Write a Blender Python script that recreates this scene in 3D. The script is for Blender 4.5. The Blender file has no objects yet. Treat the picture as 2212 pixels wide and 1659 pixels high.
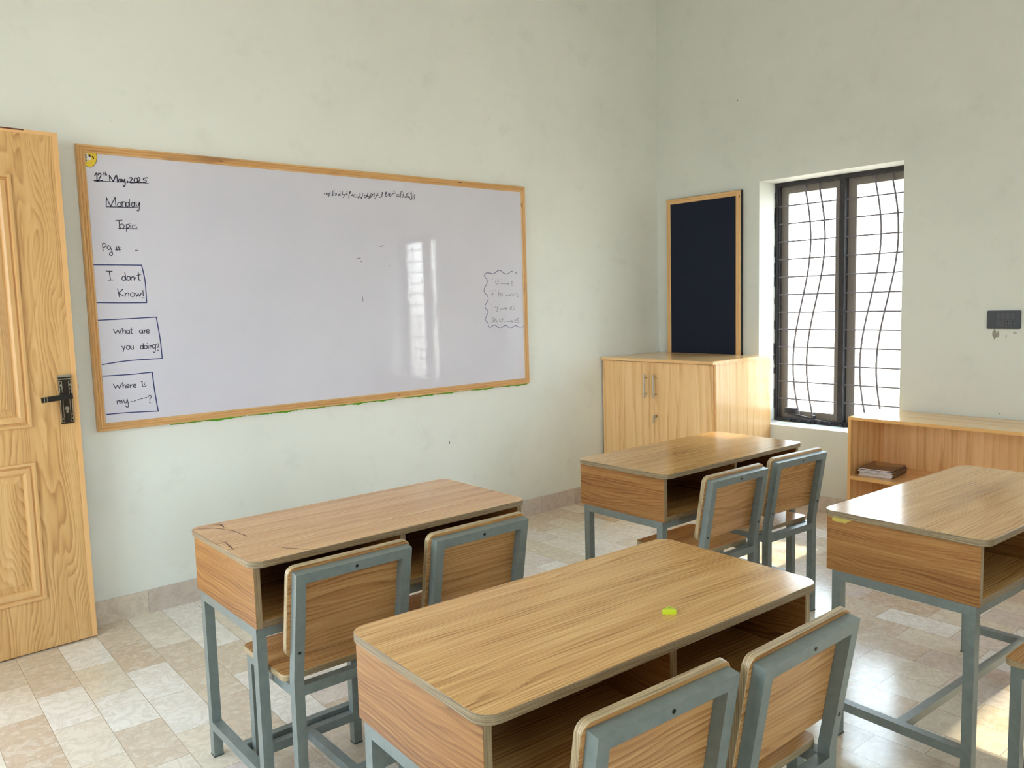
import bpy, bmesh, math, random
from mathutils import Vector, Matrix, Euler

random.seed(7)
SC = bpy.context.scene
COL = SC.collection

# ------------------------------------------------------------------ camera
F_PX = 1748.0
cam_d = bpy.data.cameras.new('camera')
cam_d.sensor_fit = 'HORIZONTAL'
cam_d.sensor_width = 36.0
cam_d.lens = F_PX / 2212.0 * 36.0
cam_d.clip_start = 0.05
cam = bpy.data.objects.new('camera', cam_d)
COL.objects.link(cam)
_yaw, _pitch, _roll = -0.7082, 0.0996, -0.0272
_f0 = Vector((-math.sin(_yaw), math.cos(_yaw), 0)); _r0 = Vector((math.cos(_yaw), math.sin(_yaw), 0)); _u0 = Vector((0, 0, 1))
_fw = _f0 * math.cos(_pitch) - _u0 * math.sin(_pitch)
_up = _u0 * math.cos(_pitch) + _f0 * math.sin(_pitch)
_r = _r0 * math.cos(_roll) + _up * math.sin(_roll)
_u = -_r0 * math.sin(_roll) + _up * math.cos(_roll)
_m = Matrix((( _r.x, _u.x, -_fw.x, -4.630), (_r.y, _u.y, -_fw.y, -3.7584), (_r.z, _u.z, -_fw.z, 1.340), (0, 0, 0, 1)))
cam.matrix_world = _m
SC.camera = cam

# ------------------------------------------------------------------ light
SC.view_settings.view_transform = 'Standard'
SC.view_settings.look = 'None'
SC.view_settings.gamma = 1.0
SC.view_settings.use_curve_mapping = False
SC.view_settings.exposure = 0.04
SC.cycles.max_bounces = 10
SC.cycles.diffuse_bounces = 6
SC.cycles.glossy_bounces = 4
SC.cycles.transparent_max_bounces = 12
SC.cycles.caustics_reflective = False
SC.cycles.caustics_refractive = False
SC.cycles.sample_clamp_indirect = 6.0
SC.cycles.use_denoising = True

world = bpy.data.worlds.new('sky')
SC.world = world
world.use_nodes = True
_wt = world.node_tree
_tc = _wt.nodes.new('ShaderNodeTexCoord'); _sx = _wt.nodes.new('ShaderNodeSeparateXYZ'); _mr = _wt.nodes.new('ShaderNodeMapRange'); _cr = _wt.nodes.new('ShaderNodeValToRGB')
_wt.links.new(_tc.outputs['Generated'], _sx.inputs[0]); _wt.links.new(_sx.outputs[2], _mr.inputs[0])
_mr.inputs[1].default_value = -1.0; _mr.inputs[2].default_value = 1.0
_wt.links.new(_mr.outputs[0], _cr.inputs[0]); _wt.links.new(_cr.outputs[0], _wt.nodes['Background'].inputs[0])
# sunlit ground below, white haze at the horizon, blue towards the zenith
_st = [(0.0, (0.50, 0.46, 0.40)), (0.46, (0.60, 0.56, 0.50)), (0.52, (0.98, 1.0, 1.02)), (0.66, (0.84, 0.98, 1.10)), (1.0, (0.60, 0.85, 1.18))]
while len(_cr.color_ramp.elements) < len(_st): _cr.color_ramp.elements.new(0.5)
for _e, (_p, _c) in zip(_cr.color_ramp.elements, _st): _e.position = _p; _e.color = (*_c, 1)
_wt.nodes['Background'].inputs[1].default_value = 12.0

SUN_DIR = Vector((-1.0, 0.004, -0.735)).normalized()
sun_d = bpy.data.lights.new('sun', 'SUN')
sun_d.energy = 10.0
sun_d.angle = 0.03
sun_d.color = (1.0, 0.86, 0.62)
sun = bpy.data.objects.new('sun', sun_d)
sun.rotation_euler = SUN_DIR.to_track_quat('-Z', 'Y').to_euler()
sun.location = (4, -2, 4)
COL.objects.link(sun)


# pen strokes on the board, in 0.1 mm from its lower left corner: (width mm, ink, polylines)
STROKES = {
 'date': (4.2, 'ink', [[653,10747,737,10875,724,10547],[617,10550,723,10540,788,10549],[784,10792,810,10851,865,10867,898,10824,878,10742,804,10621,763,10549,952,10580],[1230,10816,1227,10568],[1230,10816,1359,10564],[1359,10564,1483,10836],[1483,10829,1515,10815,1529,10549],[1683,10682,1605,10683,1568,10622,1586,10572,1643,10586,1681,10666,1692,10589],[1717,10692,1730,10623,1778,10610,1817,10699],[1817,10699,1832,10525,1809,10418,1762,10391,1744,10449],[1914,10637,1945,10604,1920,10567],[2023,10762,2093,10791,2124,10746,2072,10649,2022,10574,2180,10579],[2278,10787,2319,10771,2341,10723,2337,10662,2307,10610,2264,10588,2224,10604,2202,10651,2206,10713,2235,10764,2278,10787],[2353,10788,2412,10816,2443,10771,2402,10674,2340,10598,2501,10610],[2758,10831,2618,10808],[2618,10808,2578,10734,2670,10729,2701,10672,2639,10620,2559,10626]]),
 'ordinal': (2.4, 'ink', [[1017,10937,1013,10799],[966,10857,1055,10869],[1080,10949,1070,10803],[1072,10833,1103,10868,1123,10842,1125,10807]]),
 'dateline': (2.2, 'ink', [[617,10545,1464,10568,2789,10608]]),
 'monday': (3.4, 'ink', [[1012,9506,1043,9878],[1043,9878,1182,9522],[1182,9522,1385,9911],[1385,9911,1393,9550],[1537,9711,1577,9695,1600,9650,1596,9591,1567,9543,1523,9523,1483,9538,1460,9584,1464,9642,1494,9690,1537,9711],[1651,9752,1640,9541],[1649,9670,1717,9745,1771,9713,1775,9548],[1862,9741,1898,9726,1918,9680,1914,9621,1888,9573,1849,9553,1813,9568,1794,9614,1798,9673,1824,9721,1862,9741],[1950,9876,1940,9558],[2088,9743,2120,9727,2138,9681,2133,9622,2109,9573,2075,9553,2043,9570,2025,9616,2029,9674,2053,9723,2088,9743],[2146,9758,2154,9558],[2214,9762,2223,9633,2282,9588,2351,9758],[2362,9759,2326,9472,2279,9387,2225,9419],[1005,9494,1612,9514,2289,9525]]),
 'topic': (3.0, 'ink', [[1345,8941,1600,8964],[1471,8935,1471,8618],[1580,8808,1631,8791,1660,8743,1656,8681,1620,8631,1566,8610,1515,8626,1486,8675,1490,8736,1526,8787,1580,8808],[1751,8794,1746,8487],[1761,8771,1842,8809,1883,8740,1832,8655,1756,8641],[1930,8766,1926,8612],[1899,8847,1912,8844],[2112,8780,2020,8769,1992,8685,2033,8628,2109,8642],[2143,8774,2157,8771],[2162,8675,2175,8672],[1426,8609,2192,8624]]),
 'page': (3.0, 'ink', [[750,7951,758,7637],[731,7939,821,7976,892,7908,843,7826,754,7800],[989,7883,1024,7867,1043,7823,1039,7768,1014,7723,976,7705,941,7721,922,7765,926,7820,952,7865,989,7883],[1042,7854,1103,7633,1117,7515,1057,7456,994,7490,1022,7584,1101,7609],[1284,7848,1304,7672],[1374,7874,1413,7639],[1246,7788,1447,7805],[1240,7706,1464,7723],[2037,7699,2151,7702]]),
 'box1': (4.2, 'blue', [[345,7061,1315,7066,2256,7066],[2256,7066,2356,6367,2353,5445],[2353,5445,1380,5455,361,5485]]),
 'dont': (3.4, 'ink', [[811,6804,1052,6795],[934,6804,960,6428],[863,6428,1071,6437],[1491,6584,1529,6567,1551,6524,1547,6472,1520,6429,1479,6412,1441,6429,1419,6472,1423,6525,1450,6567,1491,6584],[1552,6750,1583,6417],[1694,6589,1733,6572,1754,6529,1751,6476,1723,6433,1682,6417,1643,6433,1622,6476,1625,6529,1653,6572,1694,6589],[1784,6584,1785,6407],[1793,6512,1866,6584,1908,6536,1914,6416],[1981,6536,1950,6488],[2097,6752,2107,6440,2166,6425],[2043,6632,2182,6656],[1209,6062,1264,5705],[1421,6037,1240,5872],[1240,5872,1436,5741],[1499,5869,1503,5726],[1510,5821,1590,5882,1641,5834,1647,5723],[1804,5889,1854,5872,1882,5828,1878,5775,1844,5732,1792,5716,1742,5734,1714,5777,1718,5830,1752,5873,1804,5889],[1930,5863,1966,5718],[1966,5718,2034,5838],[2034,5838,2090,5717],[2090,5717,2159,5861],[2237,5981,2234,5739],[2197,5662,2233,5649]]),
 'box2': (4.2, 'blue', [[351,4744,1513,4767,2717,4801],[2717,4801,2816,3811,2845,2966],[2845,2966,1432,2960,382,2864]]),
 'doing': (3.2, 'ink', [[922,4334,998,4149],[998,4149,1098,4303],[1098,4303,1163,4142],[1163,4142,1249,4344],[1295,4367,1289,4151],[1295,4232,1366,4292,1408,4242,1414,4131],[1505,4271,1536,4257,1554,4223,1551,4181,1529,4148,1496,4137,1465,4151,1448,4186,1450,4227,1472,4260,1505,4271],[1559,4269,1568,4133],[1644,4377,1641,4135,1686,4128],[1592,4282,1697,4287],[2035,4259,2072,4244,2093,4209,2090,4167,2065,4134,2026,4123,1989,4137,1968,4172,1971,4214,1996,4247,2035,4259],[2095,4256,2109,4114],[2165,4258,2169,4111],[2174,4184,2225,4255],[2267,4180,2371,4200,2352,4265,2281,4253,2260,4156,2303,4105,2380,4127],[1206,3602,1278,3478],[1343,3633,1242,3350],[1469,3617,1510,3598,1533,3553,1530,3499,1500,3457,1456,3443,1415,3462,1392,3507,1396,3561,1425,3602,1469,3617],[1577,3606,1581,3460,1658,3456,1672,3601],[1672,3601,1671,3441],[2026,3586,2057,3570,2075,3530,2072,3481,2049,3444,2015,3431,1984,3447,1966,3487,1970,3535,1992,3573,2026,3586],[2088,3676,2085,3431],[2189,3587,2226,3570,2247,3530,2243,3481,2217,3444,2178,3431,2141,3448,2120,3488,2123,3537,2149,3574,2189,3587],[2282,3582,2286,3435],[2250,3667,2277,3657],[2352,3578,2356,3440],[2361,3514,2408,3575,2445,3435],[2542,3617,2580,3598,2601,3553,2597,3498,2570,3455,2530,3440,2493,3459,2472,3505,2476,3560,2503,3602,2542,3617],[2603,3599,2579,3329,2517,3244,2474,3310],[2636,3597,2709,3633,2737,3557,2673,3447],[2671,3343,2708,3329]]),
 'box3': (4.2, 'blue', [[373,2374,1527,2361,2379,2393],[2379,2393,2426,1556,2520,638],[2520,638,1275,708,388,723]]),
 'where': (3.2, 'ink', [[757,1997,833,1807],[833,1807,919,1945],[919,1945,989,1793],[989,1793,1084,1993],[1132,2038,1137,1795],[1143,1877,1215,1934,1250,1785],[1287,1854,1379,1871,1360,1931,1290,1903,1297,1805,1387,1797],[1427,1915,1441,1778],[1446,1850,1510,1918],[1559,1840,1666,1856,1634,1922,1563,1889,1570,1791,1670,1772],[1922,1946,1939,1787],[1889,2008,1944,1986],[2090,1942,2014,1929,2024,1864,2082,1824,2041,1778,1972,1794],[853,1264,865,1117],[871,1204,930,1280,965,1131],[970,1204,1034,1280,1056,1146],[1124,1286,1147,1162,1224,1154,1261,1296],[1262,1311,1306,1023,1246,942,1170,1028],[1398,1170,1467,1173],[1537,1186,1607,1199],[1687,1220,1762,1233],[1828,1256,1913,1267],[1970,1281,2078,1291],[2126,1311,2201,1378,2268,1322,2214,1228,2177,1157],[2170,1058,2206,1043]]),
 'urdu': (3.6, 'ink', [[16655,11030,16612,10768],[16564,11012,16540,10825,16484,10773,16464,10808],[16474,11018,16464,10808,16401,10731,16329,10788,16337,10837],[16337,10837,16260,10906,16228,10855,16317,10848],[16377,11036,16432,11069,16477,11067],[16417,11142,16453,11136],[16269,11091,16116,10995],[16116,10995,16156,10899,16094,10834,16005,10841,16051,10873,16184,10864],[15931,11007,15903,10847,15843,10826],[15916,11067,15951,11061],[15909,11157,15844,11152,15776,11094,15724,10799],[15838,11025,15843,10826],[15688,10955,15614,10933,15571,10959,15512,10943,15452,10891,15508,10853,15684,10869],[15415,11034,15355,10994,15298,11009,15253,10963,15178,10910,15102,10832,15045,10829],[15314,11100,15349,11093],[15374,11135,15408,11129],[15038,10985,14979,10945,15026,10912,15074,10951,15038,10985],[15074,10951,15047,10872,14975,10860],[14889,11035,14811,11018,14794,10957,14866,10966,14806,10909,14788,10836,14849,10802,14919,10881],[14641,11006,14568,10978,14652,10947,14608,10920],[14562,10858,14574,10799,14457,10731,14402,10745],[14565,10906,14593,10900],[14379,10846,14279,10816,14221,10776,14159,10653,14075,10648],[14341,10927,14310,10877],[14239,10849,14266,10843],[14118,10948,14093,10732],[14045,10872,13974,10855,13993,10785,13914,10757,13868,10683,13813,10679],[13921,10899,13858,10753,13755,10628,13714,10637],[13817,10750,13733,10733,13663,10717],[13729,10922,13669,10717],[13653,10787,13620,10686,13545,10658,13499,10718,13535,10791],[13563,10793,13590,10788],[13416,10807,13375,10699,13323,10597,13305,10666,13251,10672],[13397,10860,13424,10855],[13262,10891,13230,10689,13141,10637,13129,10683],[13125,10589,13151,10584],[13129,10683,13006,10652,12899,10669,12863,10736],[12918,10775,12945,10769],[12978,10774,13004,10769],[12826,10804,12800,10721,12741,10714],[12720,10913,12630,10884,12708,10854,12624,10779,12587,10579],[12483,10916,12514,10909],[12508,10841,12459,10807,12518,10784,12436,10732],[12436,10732,12385,10763,12343,10714,12298,10619,12252,10591],[12343,10714,12278,10733,12238,10731],[12222,10926,12238,10731],[12116,10815,12095,10756,12023,10728,11968,10690,12025,10678,12158,10702],[12089,10894,12120,10887],[11895,10784,11836,10743,11884,10724,11894,10766,11874,10684,11816,10664],[11766,10940,11746,10710,11686,10656,11621,10652],[11678,10889,11674,10717,11635,10662],[11539,10799,11523,10746,11471,10733,11421,10753,11356,10735,11303,10708,11352,10673,11533,10685],[11415,10638,11446,10604,11479,10642],[11199,10708,11229,10702]]),
 'cloud': (3.4, 'blue', [[24398,6915,24367,6801],[23933,6762,23768,6849],[23551,6899,23383,6873,23180,6759,23047,6746,22851,6796,22659,6919,22497,6956,22333,6905,22069,6756,21846,6780,21592,6811,21415,6742,21347,6632,21423,6547,21545,6424,21572,6301,21485,6106,21335,5911,21298,5764,21371,5616,21555,5442,21596,5268,21477,5074,21343,4904,21353,4756,21522,4604,21549,4480,21413,4262,21343,4091,21401,3953,21525,3862,21551,3688,21659,3597,21773,3629,21954,3717,22083,3705,22274,3585,22467,3514,22634,3570,22802,3652,22967,3646,23162,3511,23312,3480,23465,3550,23569,3610],[23654,3632,23906,3545],[24006,3477,24108,3461],[24194,3470,24387,3591]]),
 'rules': (2.3, 'grey', [[21961,6436,21992,6428],[22314,6403,22382,6378,22422,6314,22419,6234,22374,6170,22305,6145,22237,6170,22197,6235,22200,6314,22245,6379,22314,6403],[22657,6420,22702,6409],[22583,6179,23208,6151],[23144,6221,23224,6150,23138,6076],[23408,6157,23593,6194,23546,6282,23462,6270,23407,6144,23454,6056,23582,6073],[21687,5735,21719,5728],[21993,5757,21927,5733,21916,5609,21928,5411],[21847,5556,22024,5571],[22142,5775,22180,5766],[22446,5752,22398,5703,22423,5391],[22348,5566,22495,5577],[22541,5502,22706,5537,22659,5600,22577,5576,22540,5477,22604,5426,22720,5474],[22934,5471,23316,5466],[23236,5542,23323,5466,23230,5386],[23437,5565,23548,5386],[23604,5550,23650,5423],[23960,5583,23842,5598,23822,5522,23938,5457,23953,5380,23833,5344],[21837,4955,21875,4945],[22403,4943,22441,4933],[22109,4837,22154,4737,22252,4734],[22272,4846,22278,4584,22227,4523,22164,4575],[22461,4659,23005,4678],[22925,4768,23011,4678,22918,4580],[23191,4775,23202,4623],[23181,4851,23207,4844],[23288,4684,23423,4719,23392,4783,23307,4747,23303,4633,23369,4606,23437,4630],[23645,4815,23544,4817,23525,4742,23624,4688,23638,4625,23519,4590],[21686,4199,21724,4189],[21970,4145,21857,4136,21838,4062,21948,3996,21945,3922,21816,3901],[22035,4143,22058,3893],[22055,3993,22128,4052,22175,4001,22187,3888],[22253,3903,22235,3861],[22537,4076,22422,4055,22402,3956,22482,3903,22564,3925],[22638,4136,22629,3885],[22632,3985,22701,4046,22764,3981,22777,3880],[22894,3901,22875,3851],[22917,4185,22957,4174],[23010,3897,23443,3874],[23346,3974,23450,3874,23332,3758],[23613,3914,23767,3959,23718,4012,23632,3977,23611,3863,23677,3809,23780,3831],[23957,4055,23838,4046,23818,3970,23953,3915,23967,3837,23830,3804]]),
 'specks': (3.0, 'grey', [[12906,7519,13117,7546],[13110,7411,13169,7333],[14325,8169,14564,8223],[14817,7157,14912,7142],[13123,5557,13146,5292]]),
}
SCRATCHES = [[-3899,2142,-3834,1943,-3868,1652],[-3816,1991,-3859,1708],[-4035,2150,-3945,2123],[-4503,2022,-4288,1865,-4119,1782,-3992,1523,-3919,1450],[-3855,1195,-3792,943,-3773,617],[-3755,538,-3743,203],[-4643,131,-4561,70],[-4478,165,-4446,156],[-4420,84,-4478,-387,-4523,-770],[-3500,-1538,-3412,-1712],[-3404,-1720,-3256,-1943,-3137,-2147],[-3112,-2194,-3015,-2292]]

# ------------------------------------------------------------------ node helpers
class NT:
    def __init__(self, name):
        self.m = bpy.data.materials.new(name); self.m.use_nodes = True
        self.t = self.m.node_tree; self.n = self.t.nodes; self.l = self.t.links
        self.b = self.n['Principled BSDF']
    def new(self, typ, **kw):
        nd = self.n.new(typ)
        for k, v in kw.items(): setattr(nd, k, v)
        return nd
    def lk(self, a, b): self.l.new(a, b)
    def set(self, nd, key, v):
        if isinstance(v, bpy.types.NodeSocket): self.l.new(v, nd.inputs[key])
        else: nd.inputs[key].default_value = v
    def math(self, op, a, b=0.0, c=None, clamp=False):
        nd = self.new('ShaderNodeMath', operation=op); nd.use_clamp = clamp
        self.set(nd, 0, a); self.set(nd, 1, b)
        if c is not None: self.set(nd, 2, c)
        return nd.outputs[0]
    def vmath(self, op, a, b=(0, 0, 0)):
        nd = self.new('ShaderNodeVectorMath', operation=op)
        self.set(nd, 0, a); self.set(nd, 1, b)
        return nd.outputs[0]
    def obj(self):
        return self.new('ShaderNodeTexCoord').outputs['Object']
    def sep(self, v):
        nd = self.new('ShaderNodeSeparateXYZ'); self.lk(v, nd.inputs[0]); return nd.outputs
    def comb(self, x, y, z):
        nd = self.new('ShaderNodeCombineXYZ')
        for i, q in enumerate((x, y, z)): self.set(nd, i, q)
        return nd.outputs[0]
    def noise(self, v, scale, detail=2.0, rough=0.5, dist=0.0, out='Fac'):
        nd = self.new('ShaderNodeTexNoise'); self.lk(v, nd.inputs['Vector'])
        nd.inputs['Scale'].default_value = scale; nd.inputs['Detail'].default_value = detail
        nd.inputs['Roughness'].default_value = rough; nd.inputs['Distortion'].default_value = dist
        return nd.outputs[out]
    def ramp(self, fac, stops, interp='LINEAR'):
        nd = self.new('ShaderNodeValToRGB'); cr = nd.color_ramp; cr.interpolation = interp
        while len(cr.elements) < len(stops): cr.elements.new(0.5)
        for e, (p, c) in zip(cr.elements, stops):
            e.position = p; e.color = (c[0], c[1], c[2], 1) if len(c) == 3 else c
        self.lk(fac, nd.inputs[0]); return nd.outputs[0]
    def mix(self, fac, a, b, mode='MIX'):
        nd = self.new('ShaderNodeMix', data_type='RGBA', blend_type=mode)
        self.set(nd, 0, fac)
        for k, q in ((6, a), (7, b)):
            if isinstance(q, bpy.types.NodeSocket): self.lk(q, nd.inputs[k])
            else: nd.inputs[k].default_value = (q[0], q[1], q[2], 1)
        return nd.outputs[2]
    def bump(self, h, strength=0.2, dist=0.01):
        nd = self.new('ShaderNodeBump'); self.set(nd, 'Height', h)
        nd.inputs['Strength'].default_value = strength; nd.inputs['Distance'].default_value = dist
        self.lk(nd.outputs[0], self.b.inputs['Normal'])
    def fin(self, color=None, rough=0.5, metal=0.0, spec=0.5, coat=0.0, coat_r=0.1):
        if color is not None:
            if isinstance(color, bpy.types.NodeSocket): self.lk(color, self.b.inputs['Base Color'])
            else: self.b.inputs['Base Color'].default_value = (*color, 1)
        self.set(self.b, 'Roughness', rough); self.set(self.b, 'Metallic', metal)
        self.set(self.b, 'Specular IOR Level', spec)
        self.b.inputs['Coat Weight'].default_value = coat; self.b.inputs['Coat Roughness'].default_value = coat_r
        return self.m

def srgb(r, g, b):
    f = lambda c: (c / 255 / 12.92) if c / 255 <= 0.04045 else ((c / 255 + 0.055) / 1.055) ** 2.4
    return (f(r), f(g), f(b))

def plain(name, col, rough=0.5, metal=0.0, spec=0.5, coat=0.0):
    return NT(name).fin(col, rough, metal, spec, coat)

def wood(name, light, mid, dark, axis=0, rings=9.0, along=1.1, across=7.0, straight=9.0, fine=0.35, rough=0.35, spec=0.5, contrast=1.0, bias=0.5, face=None):
    """Flat-sawn laminate or veneer: contour lines of a stretched noise give cathedral figure; axis = grain direction."""
    k = NT(name)
    rnd = k.new('ShaderNodeObjectInfo').outputs['Random']
    s = k.sep(k.obj())
    u = s[axis]
    others = [s[i] for i in range(3) if i != axis]
    off = k.math('MULTIPLY', rnd, 37.0)
    cu = k.math('MULTIPLY_ADD', u, along, off)
    ca = k.math('MULTIPLY_ADD', others[0], across, off)
    cb = k.math('MULTIPLY', others[1], across)
    v = k.comb(cu, ca, cb)
    n = k.noise(v, 1.0, 1.5, 0.45, 0.25)
    acr = k.math('ADD', others[0], others[1])
    a0 = lambda q: k.math('MULTIPLY', others[0], q)
    a1 = lambda q: k.math('MULTIPLY', others[1], q)
    val = k.math('MULTIPLY_ADD', n, rings, k.math('MULTIPLY', acr, straight))
    wob = k.noise(k.comb(k.math('MULTIPLY_ADD', u, 6.0, off), a0(70.0), a1(70.0)), 1.0, 2, 0.5)
    val = k.math('MULTIPLY_ADD', wob, 0.55, val)
    fr = k.math('FRACT', val)
    # early/late wood: slow rise and a sharp fall, strong in some zones and faint in others
    edge = k.math('SMOOTH_MIN', k.math('MULTIPLY', k.math('SUBTRACT', 1.0, fr), 7.0), 1.0, 0.2)
    ring = k.math('MULTIPLY', k.math('POWER', fr, 1.8), edge, clamp=True)
    zone = k.noise(k.comb(k.math('MULTIPLY_ADD', u, 1.6, off), a0(26.0), a1(26.0)), 1.0, 2, 0.5)
    ring = k.math('MULTIPLY', ring, k.math('MULTIPLY_ADD', k.math('SUBTRACT', zone, 0.34, clamp=True), 3.2, 0.15, clamp=True))
    streak = k.noise(k.comb(k.math('MULTIPLY_ADD', u, 9.0, off), a0(430.0), a1(430.0)), 1.0, 2, 0.6)
    mid_s = k.noise(k.comb(k.math('MULTIPLY_ADD', u, 3.0, off), a0(150.0), a1(150.0)), 1.0, 2, 0.5)
    broad = k.noise(k.comb(k.math('MULTIPLY_ADD', u, 0.6, off), a0(22.0), a1(22.0)), 1.0, 2, 0.5)
    f = k.math('MULTIPLY', ring, 0.66 * contrast)
    f = k.math('ADD', f, k.math('MULTIPLY', k.math('SUBTRACT', streak, 0.5), fine * 1.5))
    f = k.math('ADD', f, k.math('MULTIPLY', k.math('SUBTRACT', mid_s, 0.5), fine * 1.7))
    f = k.math('ADD', f, k.math('MULTIPLY', k.math('SUBTRACT', broad, 0.5), 0.6 * contrast))
    f = k.math('ADD', f, bias - 0.2, clamp=True)
    c = k.ramp(f, [(0.0, light), (0.45, mid), (1.0, dark)])
    k.bump(streak, 0.06, 0.002)
    return k.fin(c, rough, 0.0, spec)

# ------------------------------------------------------------------ materials
M = {}
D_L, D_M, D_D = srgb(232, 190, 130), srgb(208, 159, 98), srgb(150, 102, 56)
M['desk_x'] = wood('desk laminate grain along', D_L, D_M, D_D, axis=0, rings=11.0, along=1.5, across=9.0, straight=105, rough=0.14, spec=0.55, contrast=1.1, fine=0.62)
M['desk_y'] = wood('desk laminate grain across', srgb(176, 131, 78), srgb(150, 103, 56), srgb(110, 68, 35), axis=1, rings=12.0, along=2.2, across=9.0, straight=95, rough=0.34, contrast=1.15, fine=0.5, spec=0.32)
M['desk_back'] = wood('dark reddish desk wood', srgb(112, 66, 50), srgb(92, 50, 38), srgb(66, 34, 26), axis=0, rings=8.0, along=1.9, across=13.0, straight=60, rough=0.4, contrast=0.8)  # darker, redder tone for back panel and tabletop underside
M['chair_x'] = wood('chair laminate', srgb(206, 162, 106), srgb(184, 134, 82), srgb(138, 90, 52), axis=0, rings=11.0, along=2.2, across=9.0, straight=95, rough=0.24, contrast=1.1, fine=0.5)

def ply_edge(ax, tone=1.0):
    k = NT('ply pattern edge band ' + 'xyz'[ax])
    s = k.sep(k.obj())
    a = k.math('MULTIPLY_ADD', k.noise(k.vmath('MULTIPLY', k.obj(), (12, 12, 12)), 1.0, 1), 0.003, s[ax])
    o_ = [s[i] for i in range(3) if i != ax]
    f = k.noise(k.comb(k.math('MULTIPLY', o_[0], 9.0), k.math('MULTIPLY', o_[1], 9.0), k.math('MULTIPLY', a, 520.0)), 1.0, 1.5, 0.5)
    return k.fin(k.ramp(f, [(p, srgb(*(q * tone for q in c))) for p, c in ((0.3, (128, 106, 78)), (0.5, (168, 146, 112)), (0.7, (194, 172, 136)))]), 0.4)
M['edge_x'], M['edge_y'], M['edge_z'], M['desk_edge'] = ply_edge(0, .88), ply_edge(1), ply_edge(2), ply_edge(2, .82)

def paint_steel():
    k = NT('grey painted steel')
    n = k.noise(k.obj(), 34.0, 4, 0.65)
    c = k.ramp(n, [(0.30, srgb(108, 117, 115)), (0.5, srgb(115, 124, 122)), (0.72, srgb(123, 131, 128))])
    k.bump(k.noise(k.obj(), 260.0, 2), 0.05, 0.001)
    return k.fin(c, 0.36, 0.0, 0.5)
M['steel'] = paint_steel()
M['foot'] = plain('worn foot plate', srgb(70, 72, 70), 0.6)
M['screw'] = plain('black screw head', srgb(24, 24, 26), 0.35, 0.4)

C_L, C_M, C_D = srgb(244, 208, 156), srgb(233, 190, 134), srgb(206, 157, 102)
M['oak_z'] = wood('pale oak board vertical', C_L, C_M, C_D, axis=2, rings=3.5, along=0.6, across=9.0, straight=16, fine=0.38, rough=0.22, contrast=1.2)
M['oak_y'] = wood('pale oak board lengthwise', C_L, C_M, C_D, axis=1, rings=2.6, along=0.7, across=5.0, straight=7, fine=0.30, rough=0.16, contrast=0.75)
M['oak_edge'] = plain('warm oak edge band', srgb(222, 170, 104), 0.3)
DO_L, DO_M, DO_D = srgb(228, 190, 134), srgb(210, 166, 108), srgb(174, 126, 74)
M['door_z'] = wood('ash veneer door', DO_L, DO_M, DO_D, axis=2, rings=20.0, along=1.5, across=8.0, straight=60, fine=0.25, rough=0.34, contrast=1.25)
M['door_plain'] = wood('door moulding varnish', srgb(226, 186, 130), srgb(214, 170, 114), srgb(194, 146, 92), axis=2, rings=2, along=1.0, across=8, straight=6, fine=0.2, rough=0.34, contrast=0.4)
M['door_lip'] = wood('door edge lipping', srgb(238, 196, 140), srgb(228, 180, 122), srgb(206, 150, 92), axis=2, rings=2, along=1.0, across=8, straight=6, fine=0.2, rough=0.36, contrast=0.5)
M['door_stain'] = plain('dark varnish stain', srgb(92, 44, 24), 0.4)

def pine(name, axis):
    k = NT(name)
    rnd = k.new('ShaderNodeObjectInfo').outputs['Random']
    s = k.sep(k.obj()); u = s[axis]
    oth = [s[i] for i in range(3) if i != axis]
    off = k.math('MULTIPLY', rnd, 20.0)
    st = k.noise(k.comb(k.math('MULTIPLY_ADD', u, 3.0, off), k.math('MULTIPLY', oth[0], 260.0), k.math('MULTIPLY', oth[1], 260.0)), 1.0, 3, 0.6)
    c = k.ramp(st, [(0.3, srgb(230, 192, 138)), (0.55, srgb(214, 170, 114)), (0.8, srgb(176, 124, 74))])
    pat = k.noise(k.comb(k.math('MULTIPLY_ADD', u, 4.0, off), k.math('MULTIPLY', oth[0], 8.0), k.math('MULTIPLY', oth[1], 8.0)), 1.0, 1.0)
    c = k.mix(k.math('MULTIPLY', k.math('SUBTRACT', pat, 0.66, clamp=True), 4.0, clamp=True), c, srgb(120, 66, 36))
    vo = k.new('ShaderNodeTexVoronoi'); k.lk(k.comb(k.math('MULTIPLY_ADD', u, 5.0, off), k.math('MULTIPLY', oth[0], 14.0), k.math('MULTIPLY', oth[1], 14.0)), vo.inputs['Vector']); vo.inputs['Scale'].default_value = 1.0
    kn = k.math('LESS_THAN', vo.outputs['Distance'], 0.07)
    c = k.mix(k.math('MULTIPLY', kn, 0.7), c, srgb(92, 54, 32))
    return k.fin(c, 0.35)
M['pine_x'] = pine('pine moulding lengthwise', 0)
M['pine_y'] = pine('pine rail lengthwise', 1)
M['pine_z'] = pine('pine moulding upright', 2)

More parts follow.
